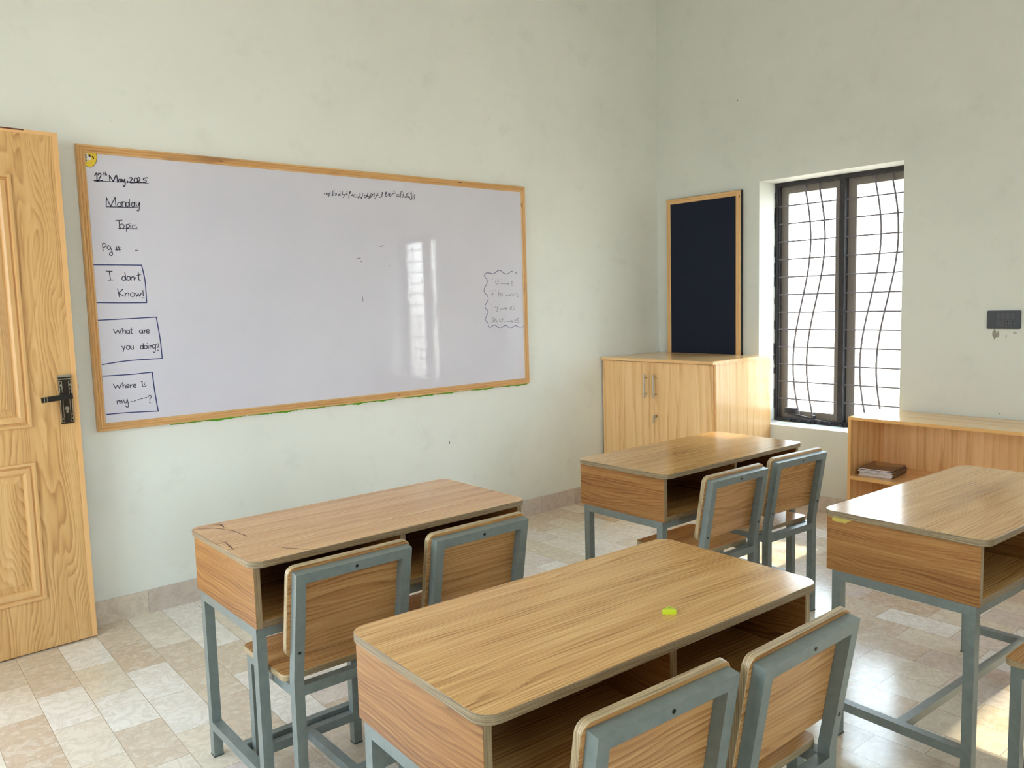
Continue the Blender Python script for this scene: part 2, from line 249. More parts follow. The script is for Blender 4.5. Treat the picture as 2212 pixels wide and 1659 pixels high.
def wall_mat(name, base, marks=()):
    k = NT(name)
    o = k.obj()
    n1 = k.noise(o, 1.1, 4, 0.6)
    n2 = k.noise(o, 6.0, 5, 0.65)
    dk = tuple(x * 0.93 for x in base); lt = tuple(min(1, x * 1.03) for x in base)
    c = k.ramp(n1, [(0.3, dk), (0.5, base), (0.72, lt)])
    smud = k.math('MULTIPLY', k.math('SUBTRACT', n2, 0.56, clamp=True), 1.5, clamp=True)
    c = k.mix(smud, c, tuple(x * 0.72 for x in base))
    spk = k.noise(o, 42.0, 2, 0.5)
    low = k.noise(o, 2.3, 2, 0.5)
    sm = k.math('MULTIPLY', k.math('MULTIPLY', k.math('SUBTRACT', spk, 0.72, clamp=True), 6.0, clamp=True), k.math('GREATER_THAN', low, 0.52))
    c = k.mix(k.math('MULTIPLY', sm, 0.45), c, srgb(120, 116, 104))
    s = k.sep(o)
    for (cx, cy, cz, rx, ry, rz, col, amt) in marks:
        d = k.vmath('MULTIPLY', k.vmath('SUBTRACT', o, (cx, cy, cz)), (1 / rx, 1 / ry, 1 / rz))
        nd = k.new('ShaderNodeVectorMath', operation='LENGTH'); k.lk(d, nd.inputs[0])
        wobble = k.math('MULTIPLY_ADD', k.noise(o, 90.0, 2), 1.2, nd.outputs['Value'])
        c = k.mix(k.math('MULTIPLY', k.math('LESS_THAN', wobble, 1.35), amt), c, col)
    k.bump(k.math('ADD', k.noise(o, 60.0, 4, 0.6), k.math('MULTIPLY', n2, 2.0)), 0.10, 0.004)
    k.c = c; k.fin(c, 0.62, 0.0, 0.35)
    return k

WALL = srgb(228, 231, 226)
kw = wall_mat('distempered plaster board wall', WALL, marks=[
    (-1.90, 0, 0.545, .004, .1, .012, srgb(60, 60, 58), .9), (-1.35, 0, 2.28, .006, .1, .004, srgb(120, 118, 108), .6)])
# green paint left showing under the lower edge of the board
_o = kw.obj(); _s = kw.sep(_o)
_t = kw.math('MULTIPLY_ADD', kw.noise(kw.comb(kw.math('MULTIPLY', _s[0], 7.0), 0.0, 0.0), 1.0, 4, 0.7), 0.046, -0.013)
_below = kw.math('LESS_THAN', kw.math('SUBTRACT', 0.843, _s[2]), _t)
_above = kw.math('GREATER_THAN', _s[2], 0.80)
_in = kw.math('MULTIPLY', kw.math('GREATER_THAN', _s[0], -3.45), kw.math('LESS_THAN', _s[0], -1.285))
_up = kw.math('LESS_THAN', _s[2], 0.87)
_g = kw.math('MULTIPLY', kw.math('MULTIPLY', _below, _above), kw.math('MULTIPLY', _in, _up))
kw.lk(kw.mix(_g, kw.c, srgb(96, 170, 36)), kw.b.inputs['Base Color'])
M['wall_a'] = kw.m
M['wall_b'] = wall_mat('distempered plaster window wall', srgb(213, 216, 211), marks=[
    (0, -0.66, 2.60, .1, .006, .006, srgb(90, 88, 80), .8),
    (0, -2.205, 1.112, .1, .014, .028, srgb(120, 112, 98), .8), (0, -2.222, 1.112, .1, .008, .022, srgb(128, 120, 106), .8),
    (0, -2.26, 1.10, .1, .004, .016, srgb(136, 130, 112), .7), (0, -2.30, 1.12, .1, .012, .008, srgb(136, 130, 112), .6),
    (0, -2.345, 1.27, .1, .010, .02, srgb(136, 130, 112), .6), (0, -2.24, 0.70, .1, .006, .004, srgb(90, 86, 76), .7)]).m
M['ceiling'] = plain('ceiling distemper', srgb(232, 232, 226), 0.8, 0, 0.3)

def floor_mat():
    k = NT('breccia marble tiles')
    o = k.obj()
    mp = k.new('ShaderNodeMapping'); mp.inputs['Rotation'].default_value = (0, 0, math.radians(91.2)); mp.inputs['Location'].default_value = (0.07, 0.021, 0)
    k.lk(o, mp.inputs['Vector'])
    v = mp.outputs[0]
    br = k.new('ShaderNodeTexBrick'); k.lk(v, br.inputs['Vector'])
    br.offset = 0.5; br.offset_frequency = 2; br.squash = 1.0
    br.inputs['Color1'].default_value = (0, 0, 0, 1); br.inputs['Color2'].default_value = (1, 1, 1, 1); br.inputs['Mortar'].default_value = (.5, .5, .5, 1)
    br.inputs['Scale'].default_value = 1.0; br.inputs['Mortar Size'].default_value = 0.0011; br.inputs['Mortar Smooth'].default_value = 0.2
    br.inputs['Bias'].default_value = 0.0; br.inputs['Brick Width'].default_value = 0.294; br.inputs['Row Height'].default_value = 0.147
    r = k.sep(br.outputs['Color'])[0]
    base = k.ramp(r, [(0.0, srgb(234, 226, 212)), (0.16, srgb(222, 208, 188)), (0.30, srgb(243, 240, 234)), (0.42, srgb(212, 192, 170)), (0.54, srgb(232, 222, 204)), (0.66, srgb(226, 214, 208)), (0.78, srgb(220, 204, 184)), (0.90, srgb(246, 244, 240))], 'CONSTANT')
    ov = k.vmath('ADD', o, k.comb(k.math('MULTIPLY', r, 31.0), k.math('MULTIPLY', r, 17.0), 0.0))
    wv = k.vmath('ADD', ov, k.vmath('MULTIPLY', k.noise(ov, 9.0, 3, 0.6, out='Color'), (0.035, 0.035, 0.0)))
    vo = k.new('ShaderNodeTexVoronoi'); vo.feature = 'F1'; k.lk(wv, vo.inputs['Vector']); vo.inputs['Scale'].default_value = 46.0
    cell = k.sep(vo.outputs['Color'])[0]
    cl = k.math('MULTIPLY', k.math('GREATER_THAN', cell, 0.66), k.noise(ov, 14.0, 3, 0.6), clamp=True)
    c = k.mix(k.math('MULTIPLY', cl, 0.75), base, srgb(236, 230, 218))
    vein = k.noise(wv, 13.0, 5, 0.65, 1.2)
    vm = k.math('SUBTRACT', 1.0, k.math('MULTIPLY', k.math('ABSOLUTE', k.math('SUBTRACT', vein, 0.5)), 14.0), clamp=True)
    c = k.mix(k.math('MULTIPLY', vm, 0.22), c, srgb(150, 132, 112))
    cloud = k.noise(ov, 5.0, 4, 0.6)
    c = k.mix(k.math('MULTIPLY', k.math('SUBTRACT', cloud, 0.45, clamp=True), 0.7, clamp=True), c, srgb(206, 188, 168))
    c = k.mix(k.math('MULTIPLY', br.outputs['Fac'], 0.55), c, srgb(128, 116, 100))
    rg = k.math('MULTIPLY_ADD', k.noise(o, 7.0, 3), 0.12, 0.10)
    k.bump(k.math('ADD', k.math('MULTIPLY', br.outputs['Fac'], -0.5), k.math('MULTIPLY', k.noise(o, 3.0, 2), 0.5)), 0.12, 0.003)
    return k.fin(c, rg, 0, 0.5)
M['floor'] = floor_mat()

def skirting(name, ax):
    k = NT(name)
    o = k.obj(); s = k.sep(o)
    pos = k.math('DIVIDE', s[ax], 0.30)
    cell = k.math('FLOOR', pos); fr = k.math('FRACT', pos)
    wn = k.new('ShaderNodeTexWhiteNoise', noise_dimensions='1D'); k.lk(cell, wn.inputs['W'])
    base = k.ramp(wn.outputs['Value'], [(0.0, srgb(198, 184, 172)), (0.5, srgb(206, 196, 190)), (1.0, srgb(214, 202, 184))])
    wv = k.vmath('ADD', o, k.vmath('MULTIPLY', k.noise(o, 9.0, 3, 0.6, out='Color'), (0.1, 0.1, 0.1)))
    vein = k.noise(wv, 22.0, 5, 0.65, 1.0)
    c = k.mix(k.math('MULTIPLY', k.math('SUBTRACT', vein, 0.45, clamp=True), 2.2, clamp=True), base, srgb(168, 150, 138))
    j = k.math('LESS_THAN', fr, 0.006)
    c = k.mix(k.math('MULTIPLY', j, 0.6), c, srgb(120, 110, 100))
    return k.fin(c, 0.3)
M['skirt_x'] = skirting('marble skirting board wall', 0)
M['skirt_y'] = skirting('marble skirting window wall', 1)

def whiteboard_mat():
    k = NT('glossy whiteboard sheet')
    o = k.obj()
    sm = k.noise(o, 1.7, 4, 0.6)
    c = k.ramp(sm, [(0.35, srgb(208, 207, 221)), (0.65, srgb(214, 212, 225))])
    s = k.sep(o)
    wob = k.noise(k.comb(k.math('MULTIPLY', s[0], 26.0), k.math('MULTIPLY', s[1], 26.0), k.math('MULTIPLY', s[2], 24.0)), 1.0, 4, 0.55)
    k.bump(wob, 0.16, 0.001)
    return k.fin(c, 0.02, 0, 0.55)
M['board'] = whiteboard_mat()
M['ink'] = plain('black blue marker ink', srgb(34, 36, 62), 0.4)
M['blue'] = plain('navy marker ink', srgb(30, 44, 110), 0.4)
M['grey'] = plain('faded marker ink', srgb(92, 92, 112), 0.4)
M['board_back'] = plain('board backing', srgb(90, 98, 100), 0.6)
M['yellow'] = plain('yellow sticker', srgb(226, 196, 56), 0.4)
M['brown'] = plain('dark brown print', srgb(74, 44, 40), 0.5)
M['paper'] = plain('white paper', srgb(226, 222, 214), 0.6)

def felt():
    k = NT('navy felt')
    n = k.noise(k.obj(), 320.0, 3, 0.6)
    k.bump(n, 0.3, 0.002)
    return k.fin(k.ramp(n, [(0.3, srgb(25, 29, 42)), (0.7, srgb(42, 48, 64))]), 0.95, 0, 0.15)
M['felt'] = felt()
M['black'] = plain('black painted edge', srgb(24, 26, 34), 0.5)

def iron():
    k = NT('brush painted black steel')
    n = k.noise(k.obj(), 26.0, 4, 0.7)
    k.bump(n, 0.25, 0.003)
    return k.fin(k.ramp(n, [(0.35, srgb(34, 33, 38)), (0.6, srgb(48, 46, 50)), (0.8, srgb(66, 60, 58))]), 0.55)
M['iron'] = iron()
M['casement'] = plain('glare lightened casement steel', srgb(128, 120, 114), 0.6)  # dark steel made paler, window glare haze put into the colour
M['grille'] = plain('grey grille rod', srgb(112, 106, 112), 0.5)

def glass():
    """thin clear pane: no bending, Schlick reflection that is the same from both sides"""
    m = bpy.data.materials.new('window glass'); m.use_nodes = True
    t = m.node_tree; t.nodes.clear()
    N = t.nodes.new; K = t.links.new
    out = N('ShaderNodeOutputMaterial'); mx = N('ShaderNodeMixShader'); tr = N('ShaderNodeBsdfTransparent'); gl = N('ShaderNodeBsdfGlossy')
    ge = N('ShaderNodeNewGeometry'); dt = N('ShaderNodeVectorMath'); dt.operation = 'DOT_PRODUCT'
    K(ge.outputs['Normal'], dt.inputs[0]); K(ge.outputs['Incoming'], dt.inputs[1])
    def mth(op, a, b):
        n = N('ShaderNodeMath'); n.operation = op
        for q, x in enumerate((a, b)):
            if isinstance(x, bpy.types.NodeSocket): K(x, n.inputs[q])
            else: n.inputs[q].default_value = x
        return n.outputs[0]
    f = mth('MULTIPLY', mth('POWER', mth('SUBTRACT', 1.0, mth('ABSOLUTE', dt.outputs['Value'], 0.0)), 5.0), 0.96)
    f = mth('ADD', f, 0.04)
    tr.inputs[0].default_value = (0.96, 0.98, 0.97, 1); gl.inputs['Roughness'].default_value = 0.02
    K(f, mx.inputs[0]); K(tr.outputs[0], mx.inputs[1]); K(gl.outputs[0], mx.inputs[2]); K(mx.outputs[0], out.inputs[0])
    return m
M['glass'] = glass()
M['nickel'] = plain('dark nickel plate', srgb(74, 68, 62), 0.28, 0.85)
M['lever'] = plain('black nickel lever', srgb(62, 60, 60), 0.25, 0.7)
M['chrome'] = plain('bright chrome trim', srgb(226, 222, 208), 0.15, 1.0)
M['satin'] = plain('satin steel', srgb(200, 192, 180), 0.28, 1.0)
M['plate'] = plain('charcoal switch plate', srgb(50, 58, 68), 0.35)
M['rocker'] = plain('charcoal rocker', srgb(62, 69, 78), 0.3)
M['hole'] = plain('black socket hole', srgb(12, 13, 16), 0.6)
M['pages'] = plain('pinkish page edges', srgb(240, 230, 232), 0.7)
M['cover'] = plain('brown booklet cover', srgb(112, 90, 76), 0.3)
M['cover2'] = plain('tan cover artwork', srgb(168, 140, 106), 0.3)
M['lime'] = plain('lime plastic', srgb(190, 208, 44), 0.3)
M['lime_dark'] = plain('black print', srgb(70, 96, 40), 0.4)
M['tape'] = plain('old yellow tape', srgb(190, 168, 78), 0.5)
M['pencil'] = plain('dark scratch', srgb(92, 58, 48), 0.6)

# ------------------------------------------------------------------ mesh helpers
def link(name, bm, mats, parent=None, loc=(0, 0, 0), smooth=False, bevel=0.0, seg=2):
    if bevel > 0:
        es = [e for e in bm.edges if len(e.link_faces) == 2 and e.calc_face_angle(0) > 0.6]
        bmesh.ops.bevel(bm, geom=es, offset=bevel, segments=seg, profile=0.5, affect='EDGES', clamp_overlap=True)
    bmesh.ops.recalc_face_normals(bm, faces=bm.faces[:])
    me = bpy.data.meshes.new(name); bm.to_mesh(me); bm.free()
    if not isinstance(mats, (list, tuple)): mats = [mats]
    for m in mats: me.materials.append(m)
    if smooth:
        for p in me.polygons: p.use_smooth = True
    o = bpy.data.objects.new(name, me); COL.objects.link(o)
    o.location = loc
    if parent is not None: o.parent = parent
    return o

def box(bm, x0, x1, y0, y1, z0, z1, mi=0):
    vs = [bm.verts.new(p) for p in ((x0, y0, z0), (x1, y0, z0), (x1, y1, z0), (x0, y1, z0), (x0, y0, z1), (x1, y0, z1), (x1, y1, z1), (x0, y1, z1))]
    for f in ((0, 3, 2, 1), (4, 5, 6, 7), (0, 1, 5, 4), (1, 2, 6, 5), (2, 3, 7, 6), (3, 0, 4, 7)):
        bm.faces.new([vs[i] for i in f]).material_index = mi
    return vs

def boxes(*bs):
    bm = bmesh.new()
    for b in bs: box(bm, *b)
    return bm

def quadloop(bm, pts, n):
    """n-point rings joined into a closed tube with end caps"""
    rings = [[bm.verts.new(p) for p in r] for r in pts]
    for a, b in zip(rings, rings[1:]):
        for i in range(n):
            bm.faces.new((a[i], a[(i + 1) % n], b[(i + 1) % n], b[i]))
    bm.faces.new(rings[0][::-1]); bm.faces.new(rings[-1])

def rod(bm, a, b, r, n=10):
    a = Vector(a); b = Vector(b); d = (b - a).normalized()
    u = d.orthogonal().normalized(); w = d.cross(u)
    quadloop(bm, [[p + (u * math.cos(2 * math.pi * i / n) + w * math.sin(2 * math.pi * i / n)) * r for i in range(n)] for p in (a, b)], n)

def tube(bm, pts, r, n=8):
    pts = [Vector(p) for p in pts]; rings = []
    u = None
    for i, p in enumerate(pts):
        d = (pts[min(i + 1, len(pts) - 1)] - pts[max(i - 1, 0)]).normalized()
        u = d.orthogonal().normalized() if u is None else (u - d * u.dot(d)).normalized()
        w = d.cross(u)
        rings.append([p + (u * math.cos(2 * math.pi * k / n) + w * math.sin(2 * math.pi * k / n)) * r for k in range(n)])
    quadloop(bm, rings, n)

def bar(bm, a, b, w, h, up=(0, 0, 1)):
    """rectangular bar from a to b, w sideways, h along up"""
    a = Vector(a); b = Vector(b); d = (b - a).normalized(); up = Vector(up)
    s = d.cross(up).normalized(); t = s.cross(d).normalized()
    quadloop(bm, [[p + s * (sx * w / 2) + t * (sy * h / 2) for sx, sy in ((-1, -1), (1, -1), (1, 1), (-1, 1))] for p in (a, b)], 4)

def rrect(hx, hy, r, n=6):
    pts = []
    for (cx, cy, a0) in ((hx - r, hy - r, 0), (-hx + r, hy - r, 90), (-hx + r, -hy + r, 180), (hx - r, -hy + r, 270)):
        for i in range(n + 1):
            a = math.radians(a0 + 90 * i / n); pts.append((cx + r * math.cos(a), cy + r * math.sin(a)))
    return pts

def slab(hx, hy, r, z0, z1, fr=lambda x, y, z: (x, y, z), corners=6, ease=0.0012):
    """rounded-corner board, faces material 0, edge band material 1"""
    bm = bmesh.new()
    P = rrect(hx, hy, r, corners); Q = rrect(hx - ease, hy - ease, max(r - ease, 0.0005), corners)
    lv = [[bm.verts.new(fr(x, y, z)) for x, y in pp] for pp, z in ((Q, z0), (P, z0 + ease), (P, z1 - ease), (Q, z1))]
    n = len(P)
    for a, b in zip(lv, lv[1:]):
        for i in range(n):
            bm.faces.new((a[i], a[(i + 1) % n], b[(i + 1) % n], b[i])).material_index = 1
    bm.faces.new(lv[0][::-1]); bm.faces.new(lv[-1])
    return bm

def frame_loops(rects, fr):
    """nested rectangles (x0,x1,z0,z1,h): a mitred profile; last one is capped"""
    bm = bmesh.new(); L = []
    for (x0, x1, z0, z1, h) in rects:
        L.append([bm.verts.new(fr(x, h, z)) for x, z in ((x0, z0), (x1, z0), (x1, z1), (x0, z1))])
    for a, b in zip(L, L[1:]):
        for i in range(4): bm.faces.new((a[i], a[(i + 1) % 4], b[(i + 1) % 4], b[i]))
    return bm, L

def rail(P0, P1, inward, profile, outv):
    """mitred frame rail from P0 to P1; profile = [(distance inward, height outward)] closed; 45 degree ends"""
    bm = bmesh.new(); P0 = Vector(P0); P1 = Vector(P1); d = (P1 - P0).normalized(); inward = Vector(inward); outv = Vector(outv)
    A = [P0 + inward * w + d * w + outv * h for w, h in profile]; B = [P1 + inward * w - d * w + outv * h for w, h in profile]
    quadloop(bm, [A, B], len(profile)); return bm

def thing(name, label, cat, loc=(0, 0, 0), rz=0.0, group=None):
    o = bpy.data.objects.new(name, None); COL.objects.link(o); o.empty_display_size = 0.1
    o.location = loc; o.rotation_euler = (0, 0, rz)
    o['label'] = label; o['category'] = cat
    if group: o['group'] = group
    return o

def tag(o, label, cat, group=None):
    o['label'] = label; o['category'] = cat
    if group: o['group'] = group
    return o

def structure(o, label=None, cat=None):
    o['kind'] = 'structure'
    if label: o['label'] = label
    if cat: o['category'] = cat
    return o

def dup(root, loc, rz, label, group=None):
    r = root.copy(); COL.objects.link(r); r.location = loc; r.rotation_euler = (0, 0, rz); r['label'] = label
    if group: r['group'] = group
    def kids(src, dst):
        for ch in list(src.children):
            c = ch.copy(); COL.objects.link(c); c.parent = dst; kids(ch, c)
    kids(root, r)
    return r

def ribbon(lines, width, fr, mat, name, parent, lift=0.0004):
    """flat ink strokes; lines hold (u, v) in metres, fr maps (u, v, lift) to local space"""
    bm = bmesh.new()
    for L in lines:
        pts = [Vector(p) for p in L]
        if len(pts) > 2:
            q = []
            for i in range(len(pts) - 1):
                p0 = pts[max(i - 1, 0)]; p1 = pts[i]; p2 = pts[i + 1]; p3 = pts[min(i + 2, len(pts) - 1)]
                for s in range(4):
                    t = s / 4
                    q.append(0.5 * ((2 * p1) + (p2 - p0) * t + (2 * p0 - 5 * p1 + 4 * p2 - p3) * t * t + (3 * p1 - p0 - 3 * p2 + p3) * t ** 3))
            q.append(pts[-1]); pts = q
        pts = [p for i, p in enumerate(pts) if i == 0 or (p - pts[i - 1]).length > 1e-5]
        if len(pts) < 2: continue
        d0 = (pts[0] - pts[1]).normalized() * width * .35; d1 = (pts[-1] - pts[-2]).normalized() * width * .35
        pts[0] = pts[0] + d0; pts[-1] = pts[-1] + d1
        prev = None
        for i, p in enumerate(pts):
            d = (pts[min(i + 1, len(pts) - 1)] - pts[max(i - 1, 0)])
            if d.length < 1e-9: continue
            n = Vector((-d.y, d.x)).normalized() * width / 2
            a = bm.verts.new(fr((p + n).x, (p + n).y, lift)); b = bm.verts.new(fr((p - n).x, (p - n).y, lift))
            if prev: bm.faces.new((prev[0], prev[1], b, a))
            prev = (a, b)
    return link(name, bm, mat, parent)

# ------------------------------------------------------------------ setting
RX, RY, RZ = -6.3, -7.6, 3.5       # far corners of the classroom
WT = 0.23                          # wall thickness
bm = boxes((RX - WT, WT, RY - WT, WT, -0.12, 0.0))
o = link('floor', bm, M['floor']); structure(o)
o = link('ceiling', boxes((RX - WT, WT, RY - WT, WT, RZ, RZ + 0.15)), M['ceiling']); structure(o)

def wall_with_holes(fix0, fix1, a0, a1, holes, along):
    """wall between fix0..fix1 thick, running a0..a1; holes = (b0,b1,z0,z1); along = 0 for x, 1 for y"""
    bm = bmesh.new()
    def bx(p, q, z0, z1):
        if q - p < 1e-6 or z1 - z0 < 1e-6: return
        if along == 0: box(bm, p, q, fix0, fix1, z0, z1)
        else: box(bm, fix0, fix1, p, q, z0, z1)
    cur = a0
    for (b0, b1, z0, z1) in sorted(holes):
        bx(cur, b0, 0, RZ); bx(b0, b1, 0, z0); bx(b0, b1, z1, RZ); cur = b1
    bx(cur, a1, 0, RZ)
    bmesh.ops.remove_doubles(bm, verts=bm.verts[:], dist=1e-5)
    return bm

WZ0, WZ1 = 0.515, 2.066
W_Y = [(-1.7265, -0.8225), (-3.690, -2.786)]
DOOR_X0, DOOR_X1, DOOR_Z = -5.66, -4.74, 2.07
o = link('wall_left', wall_with_holes(0.0, WT, RX - WT, WT, [(DOOR_X0, DOOR_X1, 0.0, DOOR_Z)], 0), M['wall_a']); structure(o)
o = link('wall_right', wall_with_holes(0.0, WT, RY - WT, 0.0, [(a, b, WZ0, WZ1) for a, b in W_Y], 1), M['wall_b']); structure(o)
BACK_FILL_W = [(-6.1, -4.3, 0.9, 2.9)]  # unseen opening added in the back wall for fill light
o = link('wall_back', wall_with_holes(RY - WT, RY, RX, 0.0, BACK_FILL_W, 0), M['wall_b']); structure(o)
SIDE_FILL_W = [(-2.9, -1.2, 0.9, 2.5)]  # unseen side opening, added and sized to brighten the room
o = link('wall_side', wall_with_holes(RX - WT, RX, RY - WT, 0.0, SIDE_FILL_W, 1), M['wall_b']); structure(o)


bm = boxes((DOOR_X1 + 0.07, -0.0005, -0.013, 0.0, 0, 0.1035)); link('baseboard_left', bm, M['skirt_x'], bevel=0.002)['kind'] = 'structure'
bm = boxes((-0.013, 0.0, RY, -0.0135, 0, 0.1035)); link('baseboard_right', bm, M['skirt_y'], bevel=0.002)['kind'] = 'structure'

# window: dark steel frame and casements with a horizontal-bar grille and S-bent rods
def make_window(name, y_lo):
    """origin at sill level, right (-y) corner; local y 0..0.904, x outward"""
    root = bpy.data.objects.new(name, None); COL.objects.link(root); root.location = (0, y_lo, WZ0); root['kind'] = 'structure'
    W, H = 0.904, WZ1 - WZ0; X = 0.185
    t = 0.020
    bm = boxes((X, X + .039, 0, t, 0, H), (X, X + .039, W - t, W, 0, H), (X, X + .039, t, W - t, H - .026, H), (X, X + .039, t, W - t, 0, .022))
    rnd = random.Random(3)
    for i in range(26):   # brush-painted ragged border on the plaster around the frame
        z = rnd.uniform(0.02, H - .05); h = rnd.uniform(.02, .07); d = rnd.uniform(.004, .012)
        box(bm, X - d, X + .002, W - .006, W - .0005, z, z + h)
        y = rnd.uniform(0.05, W - .1); box(bm, X - d * 1.6, X + .002, y, y + h, .0005, .008)
    link('window_frame', bm, M['iron'], root)
    link('mullion', boxes((X - .006, X + .039, W / 2 - .024, W / 2 + .010, .02, H - .02)), M['iron'], root, bevel=.002)
    for y0, y1 in ((t, W / 2 - .024), (W / 2 + .010, W - t)):
        c0, c1, z0, z1 = y0 - .004, y1 + .004, .018, H - .020
        s = .050
        x0, x1 = X + .040, X + .062
        bm = boxes((x0, x1, c0, c0 + s, z0, z1), (x0, x1, c1 - s, c1, z0, z1), (x0, x1, c0 + s, c1 - s, z1 - s, z1), (x0, x1, c0 + s, c1 - s, z0, z0 + s))
        for (p, q) in ((c0 + s, c0 + s + .004), (c1 - s - .004, c1 - s)): box(bm, x0 + .004, x0 + .014, p, q, z0 + s, z1 - s)
        cf = link('casement_frame', bm, M['casement'], root, bevel=.002)
        link('glass_pane', boxes((x0 + .015, x0 + .018, c0 + s - .006, c1 - s + .006, z0 + s - .006, z1 - s + .006)), M['glass'], cf)
    xg = X + .012
    g = boxes((xg - .004, xg + .004, t, t + .010, .022, H - .026), (xg - .004, xg + .004, W - t - .010, W - t, .022, H - .026))
    gr = link('grille', g, M['iron'], root)
    for i in range(12):
        z = 1.9155 - i * 0.1138 - WZ0
        for y0, y1 in ((t, W / 2 - .024), (W / 2 + .010, W - t)):
            bm = bmesh.new(); rod(bm, (xg, y0, z), (xg, y1, z), .0048, 8); link('grille_bar', bm, M['grille'], gr, smooth=False)
    for c in (-1.013, -1.108, -1.459, -1.560):
        yc = c + 1.7265; bm = bmesh.new()
        pts = [(xg - .006, yc - .058 * math.cos(2 * math.pi * (z - 1.69) / 1.58), z - WZ0) for z in [.545 + k * (2.035 - .545) / 40 for k in range(41)]]
        tube(bm, pts, .0062, 8); link('grille_rod', bm, M['grille'], gr, smooth=True)
    bm = bmesh.new()
    Y = lambda y: y + 1.7265
    bar(bm, (X - .02, Y(-.925), .060), (X - .02, Y(-1.108), .036), .006, .010)
    bar(bm, (X - .02, Y(-.935), .052), (X - .026, Y(-1.199), .024), .005, .006)
    box(bm, X - .012, X + .01, Y(-.985), Y(-.9065), .055, .092)
    box(bm, X - .02, X + .01, Y(-1.115), Y(-1.10), .010, .055)
    for k in range(6): box(bm, X - .016, X, Y(-.95 - k * .07), Y(-.93 - k * .07), .004, .018)
    link('window_stay', bm, M['iron'], root, bevel=.001)
    return root
w1 = make_window('window_1', W_Y[0][0])
for i, (a, b) in enumerate(W_Y[1:]):
    r = dup(w1, (0, a, WZ0), 0, ''); r.name = 'window_%d' % (i + 2)
    del r['label']
# plain unseen windows added at side and back, sized to fill in daylight
def fill_window(name, loc, rz, W, H):
    root = bpy.data.objects.new(name, None); COL.objects.link(root); root.location = loc; root.rotation_euler = (0, 0, rz); root['kind'] = 'structure'
    bm = boxes((0, .05, 0, .05, 0, H), (0, .05, W - .05, W, 0, H), (0, .05, .05, W - .05, H - .05, H), (0, .05, .05, W - .05, 0, .05), (0, .05, W / 2 - .03, W / 2 + .03, .05, H - .05))
    f = link('window_frame', bm, M['iron'], root)
    link('glass_pane', boxes((.02, .024, .045, W / 2 - .025, .045, H - .045)), M['glass'], f)
    link('glass_pane', boxes((.02, .024, W / 2 + .025, W - .045, .045, H - .045)), M['glass'], f)
for i, (a, b, z0, z1) in enumerate(BACK_FILL_W): fill_window('window_%d' % (3 + i), (b, RY - .12, z0), math.radians(90), b - a, z1 - z0)
for i, (a, b, z0, z1) in enumerate(SIDE_FILL_W): fill_window('window_%d' % (4 + i), (RX - .12, a, z0), 0, b - a, z1 - z0)

# ------------------------------------------------------------------ door leaf folded back against the board wall
link('trim_1', boxes((DOOR_X0, DOOR_X0 + .06, -.02, WT, 0, DOOR_Z), (DOOR_X1 - .06, DOOR_X1, -.02, WT, 0, DOOR_Z), (DOOR_X0 + .06, DOOR_X1 - .06, -.02, WT, DOOR_Z - .06, DOOR_Z)), M['door_lip'], bevel=.003)['kind'] = 'structure'
LW, LH, LT = 0.90, 2.047, 0.038
door = bpy.data.objects.new('door_1', None); COL.objects.link(door)
door.location = (-4.7420, -0.1643, 0.006); door.rotation_euler = (0, 0, math.radians(2.29)); structure(door, 'open varnished ash wood door with raised panels folded back beside whiteboard', 'door')
dz = -0.006
def door_panel_rects(z0, z1):
    x0, x1 = .172, .728
    return x0, x1, z0 + dz, z1 + dz
P = [door_panel_rects(.907, 1.879), door_panel_rects(.213, .767)]
# leaf face with two openings, back and sides
bm = bmesh.new()
def face_grid(y):
    xs = [0, .172, .728, LW]; zs = [0, P[1][2], P[1][3], P[0][2], P[0][3], LH]
    return xs, zs
xs, zs = face_grid(0)
V = {(i, j): bm.verts.new((x, 0, z)) for i, x in enumerate(xs) for j, z in enumerate(zs)}
for i in range(3):
    for j in range(5):
        if i == 1 and j in (1, 3): continue
        bm.faces.new((V[i, j], V[i + 1, j], V[i + 1, j + 1], V[i, j + 1]))
B = [bm.verts.new(p) for p in ((0, LT, 0), (LW, LT, 0), (LW, LT, LH), (0, LT, LH))]
bm.faces.new(B[::-1])
bm.faces.new([V[0, j] for j in range(5, -1, -1)] + [B[0], B[3]])
bm.faces.new([V[3, j] for j in range(6)] + [B[2], B[1]])
bm.faces.new([V[i, 0] for i in range(4)] + [B[1], B[0]])
bm.faces.new([V[i, 5] for i in range(3, -1, -1)] + [B[3], B[2]])
link('leaf', bm, M['door_z'], door)
for (x0, x1, z0, z1) in P:
    prof = [(0, 0), (.001, .0085), (.010, .0095), (.013, .004), (.015, -.003), (.019, -.003), (.021, .003), (.036, .004), (.044, -.002), (.047, -.008)]
    bm, L = frame_loops([(x0 + d, x1 - d, z0 + d, z1 - d, h) for d, h in prof], lambda x, h, z: (x, -h, z))
    mo = link('panel_moulding', bm, M['door_plain'], door)
    prof = [(.047, -.008), (.075, .002), (.077, .0035)]
    bm, L = frame_loops([(x0 + d, x1 - d, z0 + d, z1 - d, h) for d, h in prof], lambda x, h, z: (x, -h, z))
    bm.faces.new(L[-1])
    link('raised_panel', bm, M['door_z'], door)
bm = boxes((LW - .018, LW + .0012, -.0012, LT + .001, -.0004, LH + .001), (0, LW - .018, -.0012, LT + .001, LH - .013, LH + .001))
link('edge_lipping', bm, M['door_lip'], door, bevel=.0006, seg=1)
bm = boxes((LW - .21, LW - .115, -.0018, LT, LH - .0035, LH + .0018)); link('varnish_stain', bm, M['door_stain'], door)
